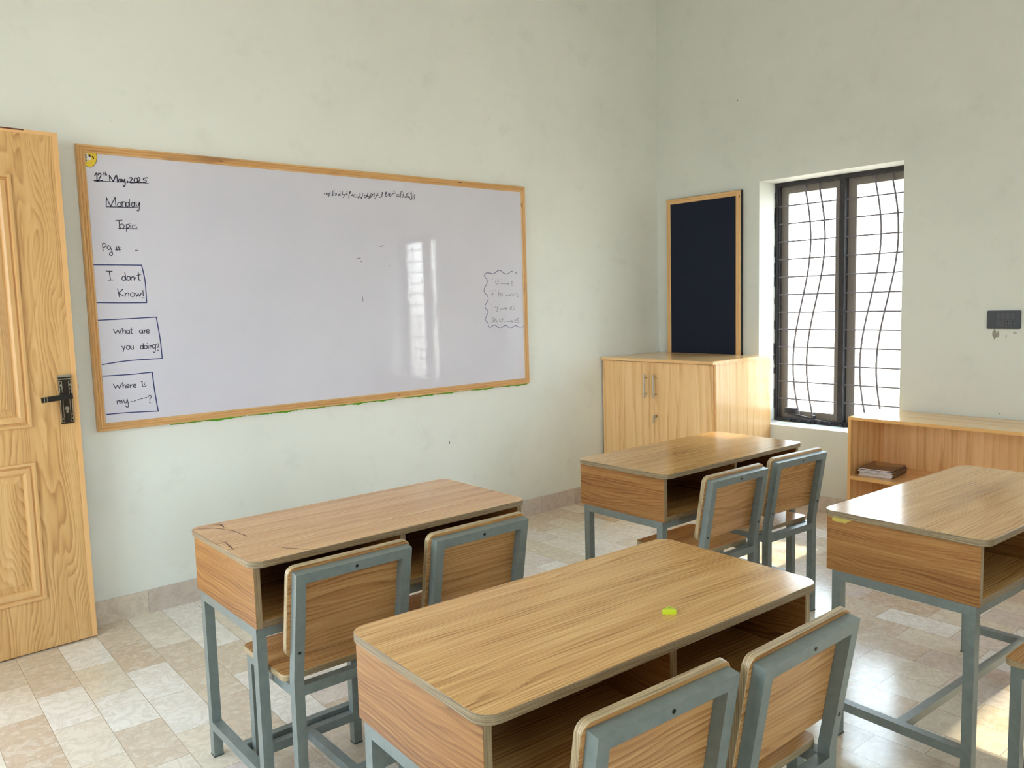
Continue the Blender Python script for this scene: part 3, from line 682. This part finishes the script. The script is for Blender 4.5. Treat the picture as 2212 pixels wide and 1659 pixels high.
# handle set
hp = link('handle_plate', boxes((.831, .877, -.008, .0, .900, 1.096)), M['nickel'], door, bevel=.002)
bm = boxes((.829, .879, -.011, -.001, 1.088, 1.097), (.830, .878, -.0105, -.001, 1.078, 1.082), (.831, .834, -.0105, -.008, .905, 1.075), (.841, .8425, -.0105, -.008, .93, 1.055), (.866, .8675, -.0105, -.008, .93, 1.055), (.874, .877, -.0105, -.008, .905, 1.075))
for z in (1.040, .906):
    for x in (.832, .8655):
        box(bm, x, x + .011, -.0112, -.008, z, z + .002); box(bm, x, x + .011, -.0112, -.008, z + .030, z + .032)
        box(bm, x, x + .0015, -.0112, -.008, z, z + .032); box(bm, x + .0095, x + .011, -.0112, -.008, z, z + .032)
        box(bm, x + .0035, x + .0075, -.0112, -.008, z + .012, z + .020)
link('chrome_trim', bm, M['chrome'], hp)
bm = bmesh.new(); rod(bm, (.854, 0, 1.012), (.854, -.048, 1.012), .010, 16)
bar(bm, (.868, -.048, 1.014), (.757, -.050, 1.006), .012, .021)
lv = link('handle_lever', bm, M['lever'], door, bevel=.002)
bm = boxes((.7655, .767, -.0572, -.0425, .9945, 1.0185), (.775, .7762, -.0570, -.0425, .995, 1.0190))
link('chrome_ring', bm, M['chrome'], lv)
bm = bmesh.new(); rod(bm, (.854, -.006, .962), (.854, -.016, .962), .0075, 20); box(bm, .8505, .8575, -.0155, -.006, .944, .962)
link('lock_cylinder', bm, M['satin'], hp)
link('latch_bolt', boxes((LW, LW + .009, .012, .026, 1.036, 1.052)), M['satin'], door, bevel=.002)

# ------------------------------------------------------------------ whiteboard
BXL, BXR, BZB, BZT = -3.7542, -1.2839, 0.8408, 2.0413
wb = thing('whiteboard', 'wide white writing board in ridged pine frame with handwritten notes', 'whiteboard', (BXL, -0.001, BZB))
BW, BH = BXR - BXL, BZT - BZB
sh = link('writing_surface', boxes((.01, BW - .01, -.017, 0, .01, BH - .01)), M['board'], wb)
prof = [(0, 0), (0, .019)]
def bumps(a, b, h0, h1, n=5): return [(a + (b - a) * i / n, h0 + (h1 - h0) * math.sin(math.pi * i / n)) for i in range(n + 1)]
prof += bumps(.001, .0115, .019, .025) + bumps(.013, .0225, .019, .025) + bumps(.024, .0335, .0185, .024) + [(.0345, .0175), (.0345, 0)]
link('frame_rail', rail((0, 0, BH), (BW, 0, BH), (0, 0, -1), prof, (0, -1, 0)), M['pine_x'], wb)
link('frame_rail', rail((0, 0, 0), (BW, 0, 0), (0, 0, 1), prof, (0, -1, 0)), M['pine_x'], wb)
link('frame_rail', rail((0, 0, 0), (0, 0, BH), (1, 0, 0), prof, (0, -1, 0)), M['pine_z'], wb)
link('frame_rail', rail((BW, 0, 0), (BW, 0, BH), (-1, 0, 0), prof, (0, -1, 0)), M['pine_z'], wb)
NOTE_NAME = {'date': 'written_date', 'dateline': 'date_underline', 'ordinal': 'written_ordinal', 'monday': 'written_weekday', 'topic': 'written_topic', 'page': 'written_page_note', 'box1': 'drawn_box', 'box2': 'drawn_box', 'box3': 'drawn_box',
 'dont': 'written_word', 'doing': 'written_word', 'where': 'written_word', 'urdu': 'written_script', 'cloud': 'drawn_wavy_outline', 'rules': 'written_rule', 'specks': 'marker_speck'}
GAP = {'date': .02, 'ordinal': .02, 'topic': .02, 'monday': .02, 'urdu': .02, 'rules': .022, 'cloud': .05, 'page': .02, 'specks': .001}
def clusters(lines, gap):
    """strokes whose boxes lie nearer than gap form one word"""
    bb = [(min(p[0] for p in l), max(p[0] for p in l), min(p[1] for p in l), max(p[1] for p in l)) for l in lines]
    par = list(range(len(lines)))
    def find(i):
        while par[i] != i: i = par[i]
        return i
    for i in range(len(lines)):
        for j in range(i):
            a, c = bb[i], bb[j]
            if a[0] - gap < c[1] and c[0] - gap < a[1] and a[2] - gap * .3 < c[3] and c[2] - gap * .3 < a[3]: par[find(i)] = find(j)
    out = {}
    for i, l in enumerate(lines): out.setdefault(find(i), []).append(l)
    return list(out.values())
for key, (w, ink, L) in STROKES.items():
    lines = [[(s[i] / 1e4, s[i + 1] / 1e4) for i in range(0, len(s), 2)] for s in L]
    for cl in clusters(lines, GAP.get(key, .018)):
        ribbon(cl, w / 1000, lambda u, v, l: (u, -.0172 - l, v), M[ink], NOTE_NAME[key], wb)
# oval sticker in the top left corner, cut by the frame
SX, SZ, SRX, SRZ = .0345, BH - .0345, .030, .048
def oval(rx, rz, y, x0, z1, cx, cz, n=40):
    bm = bmesh.new(); vs = []
    for i in range(n):
        a = 2 * math.pi * i / n; x = cx + rx * math.cos(a); z = cz + rz * math.sin(a)
        vs.append(bm.verts.new((max(x, x0), y, min(z, z1))))
    bm.faces.new(vs); bmesh.ops.remove_doubles(bm, verts=bm.verts[:], dist=1e-6); return bm
st = link('sticker', oval(SRX + .002, SRZ + .002, -.0174, SX, SZ, SX + .014, SZ - .008), M['brown'], wb); st['label'] = 'yellow oval sticker'
link('sticker_face', oval(SRX, SRZ, -.0176, SX, SZ, SX + .014, SZ - .008), M['yellow'], st)
link('sticker_print', boxes((SX, SX + .011, -.0180, -.0177, SZ - .034, SZ - .004), (SX + .011, SX + .022, -.0180, -.0177, SZ - .028, SZ - .012)), M['paper'], st)
bm = boxes((SX + .013, SX + .021, -.0183, -.0180, SZ - .015, SZ - .005), (SX + .026, SX + .030, -.0180, -.0177, SZ - .018, SZ - .010), (SX + .030, SX + .033, -.0180, -.0177, SZ - .024, SZ - .014))
for i in range(5): box(bm, SX + .0005, SX + .0055, -.0183, -.0180, SZ - .009 - i * .006, SZ - .005 - i * .006)
link('sticker_lettering', bm, M['brown'], st)

# ------------------------------------------------------------------ cupboard in the corner
CD, CW, CH = 0.612, 0.895, 0.9623
cup = thing('cupboard', 'pale oak two door cupboard in the corner with bar handles', 'cabinet', (-.003, -.0155, 0))
lx0, lx1, ly0, ly1 = -CD + .0, 0.0, -CW, 0.0
link('top_panel', boxes((lx0 - .014, lx1 - .034, ly0 - .006, ly1 - .001, CH - .018, CH)), M['oak_y'], cup, bevel=.001)
link('side_panel', boxes((lx0 + .018, lx1, ly0, ly0 + .018, 0, CH - .018)), M['oak_z'], cup, bevel=.0008)
link('side_panel', boxes((lx0 + .018, lx1, ly1 - .019, ly1 - .001, 0, CH - .018)), M['oak_z'], cup, bevel=.0008)
link('back_panel', boxes((lx1 - .046, lx1 - .034, ly0 + .018, ly1 - .019, .08, CH - .018)), M['oak_z'], cup)
link('base_panel', boxes((lx0 + .018, lx1 - .046, ly0 + .018, ly1 - .019, .08, .098)), M['oak_y'], cup)
link('plinth', boxes((lx0 + .05, lx0 + .066, ly0 + .018, ly1 - .019, 0, .08)), M['oak_y'], cup)
YS = -0.4574 + .0155
for (y0, y1, hy) in ((YS + .0012, ly1 - .003, -.399 + .0155), (ly0 + .010, YS - .0012, -.476 + .0155)):
    d = link('door', boxes((lx0, lx0 + .017, y0, y1, .085, CH - .022)), M['oak_z'], cup, bevel=.0008)
    bm = bmesh.new(); rod(bm, (lx0 - .030, hy, .866), (lx0 - .030, hy, .715), .0055, 14); rod(bm, (lx0, hy, .842), (lx0 - .030, hy, .842), .0045, 10); rod(bm, (lx0, hy, .739), (lx0 - .030, hy, .739), .0045, 10)
    link('bar_handle', bm, M['satin'], d, smooth=False)
lk = link('lock', (lambda b: (rod(b, (lx0, -.481 + .0155, .600), (lx0 - .012, -.481 + .0155, .600), .009, 18), b)[1])(bmesh.new()), M['chrome'], cup)
bm = boxes((lx0 - .024, lx0 - .012, -.4815 + .0155, -.4795 + .0155, .596, .606), (lx0 - .026, lx0 - .023, -.488 + .0155, -.470 + .0155, .586, .608))
rod(bm, (lx0 - .024, -.470 + .0155, .586), (lx0 - .022, -.466 + .0155, .556), .004, 8)
link('key', bm, M['satin'], lk)

# ------------------------------------------------------------------ navy notice board hanging behind the cupboard
nb = thing('notice_board', 'tall navy felt pin board with wooden frame on wall behind cupboard', 'notice board', (-.002, -.7055, CH - .17))
NW, NH, NTK = .6025, 1.236, .030
link('backing', boxes((-NTK + .006, 0, 0.0, NW, 0, NH)), M['black'], nb, bevel=.003)
link('felt_panel', boxes((-NTK + .002, -NTK + .006, .03, NW - .03, .03, NH - .03)), M['felt'], nb)
fp = [(.002, .0235), (.002, .0300), (.006, .0315), (.032, .0315), (.036, .0300), (.036, .0235)]
link('frame_rail', rail((0, 0, NH), (0, NW, NH), (0, 0, -1), fp, (-1, 0, 0)), M['pine_y'], nb)
link('frame_rail', rail((0, 0, 0), (0, NW, 0), (0, 0, 1), fp, (-1, 0, 0)), M['pine_y'], nb)
link('frame_rail', rail((0, 0, 0), (0, 0, NH), (0, 1, 0), fp, (-1, 0, 0)), M['pine_z'], nb)
link('frame_rail', rail((0, NW, 0), (0, NW, NH), (0, -1, 0), fp, (-1, 0, 0)), M['pine_z'], nb)

# ------------------------------------------------------------------ low bookshelf under the window
SD, SH, SY0, SLEN = .408, .6753, -1.632, 1.85
bs = thing('bookshelf', 'low open oak bookshelf along the window wall', 'bookshelf', (-.014, SY0, 0))
e = .016
X0 = -SD + .014
def lip(x0, x1, y0, y1, z0, z1):
    """shelf board with a warm edge band on the room side"""
    bm = bmesh.new(); box(bm, x0, x1, y0, y1, z0, z1)
    for f in bm.faces:
        if f.calc_center_median().x < x0 + 1e-5: f.material_index = 1
    return bm
ZS = .3508
link('top_panel', lip(X0, 0, -SLEN, 0, SH - e, SH), [M['oak_y'], M['oak_edge']], bs, bevel=.0006, seg=1)
link('side_panel', lip(X0 + .0015, 0, -e, 0, 0, SH - e), [M['oak_z'], M['oak_edge']], bs)
link('side_panel', lip(X0 + .0015, 0, -SLEN, -SLEN + e, 0, SH - e), [M['oak_z'], M['oak_edge']], bs)
link('shelf', lip(X0 + .001, -.008, -SLEN + e, -e, ZS - .0195, ZS), [M['oak_y'], M['oak_edge']], bs)
link('shelf', lip(X0 + .001, -.008, -SLEN + e, -e, .05, .068), [M['oak_y'], M['oak_edge']], bs)
link('plinth', lip(X0 + .02, X0 + .036, -SLEN + e, -e, 0, .05), [M['oak_y'], M['oak_edge']], bs)
link('back_panel', boxes((-.008, 0, -SLEN + e, -e, .05, SH - e)), M['oak_z'], bs)

# pile of booklets on the shelf
NBK = 9
ORD = ['lowest booklet of the pile on the bookshelf, under all the others', 'second booklet from the bottom of the pile on the shelf', 'third booklet from the bottom of the pile on the shelf', 'fourth booklet from the bottom of the pile on the shelf',
       'middle booklet of the pile on the bookshelf, four above it', 'fourth booklet from the top of the pile on the shelf', 'third booklet from the top of the pile on the shelf', 'second booklet from the top, just under the uppermost cover',
       'topmost booklet of the pile with brown cover and tan arc']
zb = ZS + .0005
rb = random.Random(5)
for i in range(NBK):
    h = .0040 + (.0006 if i % 2 else 0)
    sx, sy = .222 + rb.uniform(-.004, .004), .176 + rb.uniform(-.003, .003)
    dx, dy = rb.uniform(-.004, .004), rb.uniform(-.004, .004)
    if i == NBK - 1: dx, dy = .004, .006
    bk = thing('booklet', ORD[i], 'booklet', (-.256 + dx, -1.757 + dy, zb), math.radians(5.0 + rb.uniform(-1.2, 1.2)), 'booklets piled on the bookshelf')
    def curl(x, y, z, amt=(.0022 if i >= NBK - 1 else .0)): return (x, y, z + amt * ((x / sx * 2) ** 2 + .5 * (y / sy * 2) ** 2))
    def sheet(x0, x1, y0, y1, z0, z1, n=8):
        bm = bmesh.new(); T = []; Bt = []
        for a in range(n + 1):
            T.append([]); Bt.append([])
            for b in range(n + 1):
                x = x0 + (x1 - x0) * a / n; y = y0 + (y1 - y0) * b / n
                T[-1].append(bm.verts.new(curl(x, y, z1))); Bt[-1].append(bm.verts.new(curl(x, y, z0)))
        for a in range(n):
            for b in range(n):
                bm.faces.new((T[a][b], T[a + 1][b], T[a + 1][b + 1], T[a][b + 1])); bm.faces.new((Bt[a][b + 1], Bt[a + 1][b + 1], Bt[a + 1][b], Bt[a][b]))
        for a in range(n):
            bm.faces.new((Bt[a][0], Bt[a + 1][0], T[a + 1][0], T[a][0])); bm.faces.new((T[a][n], T[a + 1][n], Bt[a + 1][n], Bt[a][n]))
            bm.faces.new((T[0][a], T[0][a + 1], Bt[0][a + 1], Bt[0][a])); bm.faces.new((Bt[n][a], Bt[n][a + 1], T[n][a + 1], T[n][a]))
        return bm
    link('page_block', sheet(-sx / 2, sx / 2, -sy / 2 + .001, sy / 2 - .001, .0003, h - .0003), M['pages'], bk)
    cv = bmesh.new()
    for (z0, z1) in ((0, .0003), (h - .0003, h)):
        b2 = sheet(-sx / 2 + .0006, sx / 2, -sy / 2, sy / 2, z0, z1)
        me = bpy.data.meshes.new('tmp'); b2.to_mesh(me); b2.free(); cv.from_mesh(me); bpy.data.meshes.remove(me)
    box(cv, -sx / 2 + .006, sx / 2, -sy / 2 - .0004, -sy / 2 + .001, 0.0, h)
    co = link('cover', cv, M['cover'], bk)
    if i == NBK - 1:
        bm = bmesh.new(); vs = []
        pts = [(sx / 2 - .004, sy / 2 - .01), (sx / 2 - .004, -sy / 2 + .006)] + [(-.005 + .06 * math.cos(a) , -.005 + .075 * math.sin(a) * -1) for a in [math.radians(d) for d in range(100, 261, 20)]]
        pts = [(sx / 2 - .004, -sy / 2 + .006), (sx / 2 - .004, sy / 2 - .02), (.05, sy / 2 - .03), (.02, .03), (.012, 0), (.018, -.03), (.04, -sy / 2 + .006)]
        for x, y in pts: vs.append(bm.verts.new(curl(x, y, h + .0003)))
        bm.faces.new(vs); link('cover_artwork', bm, M['cover2'], co)
    zb += h + (.0001 if i < NBK - 2 else .0007)

# ------------------------------------------------------------------ switchboard
sb = thing('switchboard', 'dark charcoal switch and socket plate on the wall right of window', 'switch plate', (0, -2.3260, 1.1393))
PW, PH = .1560, .0950
bm = slab(PW / 2, PH / 2, .006, 0, .010, lambda x, y, z: (-z, x + PW / 2, y + PH / 2)); link('plate', bm, [M['plate'], M['plate']], sb)
for r_ in range(2):
    for c_ in range(5):
        yy = PW - .0215 - c_ * .0222; zz = PH - .029 - r_ * .0370
        if r_ == 1 and c_ >= 3:
            so = link('socket', boxes((-.0125, -.009, yy - .0195, yy - .0005, zz - .0155, zz + .0155)), M['rocker'], sb, bevel=.0008)
            for dz_ in (.0075, -.0075):
                bm = bmesh.new(); rod(bm, (-.0128, yy - .010, zz + dz_), (-.0120, yy - .010, zz + dz_), .0042, 10); link('socket_hole', bm, M['hole'], so)
        else:
            link('switch_rocker', boxes((-.0118, -.009, yy - .0195, yy - .0005, zz - .0155, zz + .0155)), M['rocker'] if c_ > 0 else M['plate'], sb, bevel=.0012)

# ------------------------------------------------------------------ desks
L, D, HT, TT = .9354, .4675, .700, .018
ZB, PT = .5157, .018
TUB = .0270
desk = thing('school_desk', 'x', 'desk')
bm = slab(L / 2, D / 2, .038, HT - TT, HT, corners=8); bm.normal_update()
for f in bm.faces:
    if abs(f.normal.z) > .9 and f.calc_center_median().z < HT - TT + .0005: f.material_index = 2   # darker reddish wood tone underneath
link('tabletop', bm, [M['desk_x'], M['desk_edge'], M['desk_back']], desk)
def panel(x0, x1, y0, y1, z0, z1, edge_axis):
    bm = bmesh.new(); box(bm, x0, x1, y0, y1, z0, z1)
    for f in bm.faces:
        n = f.normal if f.normal.length else None
    bm.normal_update()
    for f in bm.faces:
        if edge_axis == 'y-' and f.calc_center_median().y < y0 + 1e-5: f.material_index = 1
    return bm
yf, yb = -D / 2 + .020, D / 2 - .012
zt = HT - TT
for s in (-1, 1):
    xo = s * (L / 2 - .012); xi = s * (L / 2 - .012 - PT)
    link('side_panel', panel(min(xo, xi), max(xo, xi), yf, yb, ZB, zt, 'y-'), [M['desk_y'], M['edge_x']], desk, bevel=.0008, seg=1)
xi = L / 2 - .012 - PT
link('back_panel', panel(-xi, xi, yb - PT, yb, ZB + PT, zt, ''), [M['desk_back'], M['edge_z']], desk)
link('bottom_shelf', panel(-xi, xi, yf + .002, yb, ZB, ZB + PT, 'y-'), [M['desk_x'], M['desk_edge']], desk)
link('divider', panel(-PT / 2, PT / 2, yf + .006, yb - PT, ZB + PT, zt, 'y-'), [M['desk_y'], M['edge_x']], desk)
lxo = L / 2 - .0108 - .003; lyo = D / 2 - .030
SQ = .0278
for sx in (-1, 1):
    for sy in (-1, 1):
        x0, x1 = sorted((sx * lxo, sx * (lxo - SQ))); y0, y1 = sorted((sy * lyo, sy * (lyo - SQ)))
        lg = link('leg', boxes((x0, x1, y0, y1, .003, ZB)), M['steel'], desk, bevel=.0022)
        link('foot_cap', boxes((x0 - .001, x1 + .001, y0 - .001, y1 + .001, 0, .004)), M['foot'], lg)
    x0, x1 = sorted((sx * lxo, sx * (lxo - SQ)))
    link('apron_rail', boxes((x0, x1, -lyo + SQ, lyo - SQ, ZB - .0275, ZB)), M['steel'], desk, bevel=.002)
    link('side_rail', boxes((x0, x1, -lyo + SQ, lyo - SQ, .0855, .1115)), M['steel'], desk, bevel=.002)
for sy in (-1, 1):
    y0, y1 = sorted((sy * lyo, sy * (lyo - SQ)))
    link('apron_rail', boxes((-lxo + SQ, lxo - SQ, y0, y1, ZB - .0275, ZB)), M['steel'], desk, bevel=.002)
link('stretcher', boxes((-lxo + SQ, lxo - SQ, -.0125, .0125, .086, .111)), M['steel'], desk, bevel=.002)
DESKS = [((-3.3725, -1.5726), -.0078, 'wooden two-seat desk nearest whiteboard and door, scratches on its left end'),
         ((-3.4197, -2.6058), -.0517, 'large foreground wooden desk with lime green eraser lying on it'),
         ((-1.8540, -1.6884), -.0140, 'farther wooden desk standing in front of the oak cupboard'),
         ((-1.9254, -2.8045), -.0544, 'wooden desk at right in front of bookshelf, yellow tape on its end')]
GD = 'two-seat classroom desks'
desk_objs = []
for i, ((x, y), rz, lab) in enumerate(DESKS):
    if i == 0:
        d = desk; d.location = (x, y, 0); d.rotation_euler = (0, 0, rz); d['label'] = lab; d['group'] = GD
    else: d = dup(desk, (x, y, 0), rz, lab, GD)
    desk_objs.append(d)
for cl in clusters([[(s[i] / 1e4, s[i + 1] / 1e4) for i in range(0, len(s), 2)] for s in SCRATCHES], .03):
    ribbon(cl, .0028, lambda u, v, l: (u, v, HT + l), M['pencil'], 'scratch_mark', desk_objs[0])
bm = bmesh.new()
_x = -L / 2 + .012 - .0004
vs = [bm.verts.new((_x, y, z)) for y, z in ((.204, .6795), (.140, .6795), (.150, .674), (.162, .666), (.204, .667))]
bm.faces.new(vs); tp = link('tape_scrap', bm, M['tape'], desk_objs[3]); tp['label'] = 'scrap of yellow tape'

# ------------------------------------------------------------------ chairs
CWd, CDp, CHS, CHB, CHT, LEAN = .3348, .3086, .4026, .4054, .6903, .0477
T = .0270
chair = thing('school_chair', 'x', 'chair')
yr = -CDp / 2; yfr = CDp / 2
dirv = Vector((0, -LEAN, CHT - CHB)); th = math.atan2(LEAN, CHT - CHB)
nrm = Vector((0, math.cos(th), math.sin(th)))          # forward normal of the leaning back
upv = Vector((0, -math.sin(th), math.cos(th)))
for s in (-1, 1):
    x0, x1 = sorted((s * CWd / 2, s * (CWd / 2 - T)))
    # rear leg runs on upward as the leaning back upright
    bm = bmesh.new(); top = CHB + dirv.length * math.cos(th)
    rings = []
    for (yy, zz) in ((yr, .003), (yr, CHB), (yr - LEAN, CHT)):
        fy = yy + T if zz < CHT - .001 else yy + T * math.cos(th); fz = zz if zz < CHT - .001 else zz + T * math.sin(th) 
        rings.append([(x0, yy, zz), (x1, yy, zz), (x1, fy, fz), (x0, fy, fz)])
    quadloop(bm, rings, 4)
    lg = link('leg', bm, M['steel'], chair, bevel=.0022)
    link('foot_cap', boxes((x0 - .001, x1 + .001, yr - .001, yr + T + .001, 0, .004)), M['foot'], lg)
    bm = bmesh.new(); sx = s * (CWd / 2 - T / 2); p = Vector((sx, yr, CHB)) + upv * .075
    rod(bm, p + nrm * .002, p - nrm * .0012, .0042, 10)
    link('screw', bm, M['screw'], lg)
    lg = link('leg', boxes((x0, x1, yfr - T, yfr, .003, CHS - .017)), M['steel'], chair, bevel=.0022)
    link('foot_cap', boxes((x0 - .001, x1 + .001, yfr - T - .001, yfr + .001, 0, .004)), M['foot'], lg)
    link('seat_rail', boxes((x0, x1, yr + T, yfr - T, CHS - .017 - T, CHS - .017)), M['steel'], chair, bevel=.002)
ix = CWd / 2 - T
bm = bmesh.new(); c = Vector((0, yr, CHB)) + upv * (dirv.length - T / 2) + nrm * (T / 2)
bar(bm, c + Vector((-ix, 0, 0)), c + Vector((ix, 0, 0)), T, T, upv)
tr = link('top_rail', bm, M['steel'], chair, bevel=.0022)
bm = bmesh.new(); p = c - nrm * T / 2; rod(bm, p + nrm * .002, p - nrm * .0012, .0042, 10); link('screw', bm, M['screw'], tr)
link('seat_rail', boxes((-ix, ix, yr, yr + T, CHS - .017 - T, CHS - .017)), M['steel'], chair, bevel=.002)
link('seat_rail', boxes((-ix, ix, yfr - T, yfr, CHS - .017 - T, CHS - .017)), M['steel'], chair, bevel=.002)
link('lower_rail', boxes((-ix, ix, yr, yr + T, .0755, .1010)), M['steel'], chair, bevel=.002)
link('lower_rail', boxes((-ix, ix, yfr - T, yfr, .0755, .1010)), M['steel'], chair, bevel=.002)
link('stretcher', boxes((-.0125, .0125, yr + T, yfr - T, .0760, .1005)), M['steel'], chair, bevel=.002)
sy0, sy1 = yr + T + .018, yfr + .016
link('seat', slab(CWd / 2 + .007, (sy1 - sy0) / 2, .022, CHS - .017, CHS, lambda x, y, z: (x, y + (sy0 + sy1) / 2, z)), [M['chair_x'], M['edge_z']], chair)
bh = dirv.length + .010 - .052
bc = Vector((0, yr, CHB)) + upv * (.052 + bh / 2) + nrm * (T + .0005)
link('backrest', slab(CWd / 2 + .011, bh / 2, .022, 0, .0165, lambda x, y, z: tuple(bc + Vector((x, 0, 0)) + upv * y + nrm * z)), [M['chair_x'], M['edge_y']], chair)
GC = 'classroom chairs with grey steel frames'
CHAIRS = [((-3.6195, -1.7477), -.0121, 'left chair of the desk nearest the whiteboard, its seat in view'),
          ((-3.2078, -1.7618), -.0168, 'right chair of the desk nearest the whiteboard, lower half hidden'),
          ((-2.0960, -1.8860), -.0326, 'left chair at the far desk before the cupboard'),
          ((-1.6468, -1.8792), -.0656, 'right chair at the far desk, nearest to the bookshelf and window'),
          ((-3.6180, -2.7721), -.0642, 'left chair of the eraser desk, cut off by bottom of photo'),
          ((-3.2510, -2.8092), -.0121, 'right chair of the eraser desk, its glossy seat visible below backrest'),
          ((-2.2260, -3.2280), -.0300, 'chair at right photo edge, only seat corner and front leg visible')]
for i, ((x, y), rz, lab) in enumerate(CHAIRS):
    if i == 0:
        chair.location = (x, y, 0); chair.rotation_euler = (0, 0, rz); chair['label'] = lab; chair['group'] = GC
    else: dup(chair, (x, y, 0), rz, lab, GC)

# ------------------------------------------------------------------ eraser on the front desk
_c, _s_ = math.cos(-.0517), math.sin(-.0517)
def d2w(u, v): return (-3.4197 + _c * u - _s_ * v, -2.6058 + _s_ * u + _c * v)
ex, ey = d2w(.0716, -.1345)
er = thing('eraser', 'small lime green triangular eraser lying on the foreground desk', 'eraser', (ex, ey, HT), -.0517)
tri = [Vector((.0556 - .0716, -.1286 + .1345)), Vector((.0790 - .0716, -.1500 + .1345)), Vector((.0834 - .0716, -.1256 + .1345))]
def rtri(tri, r, k=4):
    out = []
    for i in range(3):
        p = tri[i]; a = (tri[i - 1] - p).normalized(); b = (tri[(i + 1) % 3] - p).normalized()
        for j in range(k + 1):
            t = j / k; out.append((1 - t) ** 2 * (p + a * r) + 2 * t * (1 - t) * p + t * t * (p + b * r))
    return out
bm = bmesh.new()
P3 = rtri(tri, .004)
cen = sum(tri, Vector((0, 0))) / 3
lv3 = [[bm.verts.new((*(cen + (q - cen) * f), z)) for q in P3] for f, z in ((.96, 0), (1, .001), (1, .009), (.95, .0105))]
for a, b in zip(lv3, lv3[1:]):
    for i in range(len(P3)): bm.faces.new((a[i], a[(i + 1) % len(P3)], b[(i + 1) % len(P3)], b[i]))
bm.faces.new(lv3[0][::-1]); bm.faces.new(lv3[-1])
link('eraser_body', bm, M['lime'], er)
bm = bmesh.new()
for k, (du, dv) in enumerate(((.0030, .0035), (.0055, .0010))):
    a = Vector((cen.x + du - .003, cen.y + dv)); w = Vector((.0042, .0014)); h = Vector((.0008, -.0016))
    bm.faces.new([bm.verts.new((q.x, q.y, .0107)) for q in (a, a + w, a + w + h, a + h)])
link('print_mark', bm, M['lime_dark'], er)
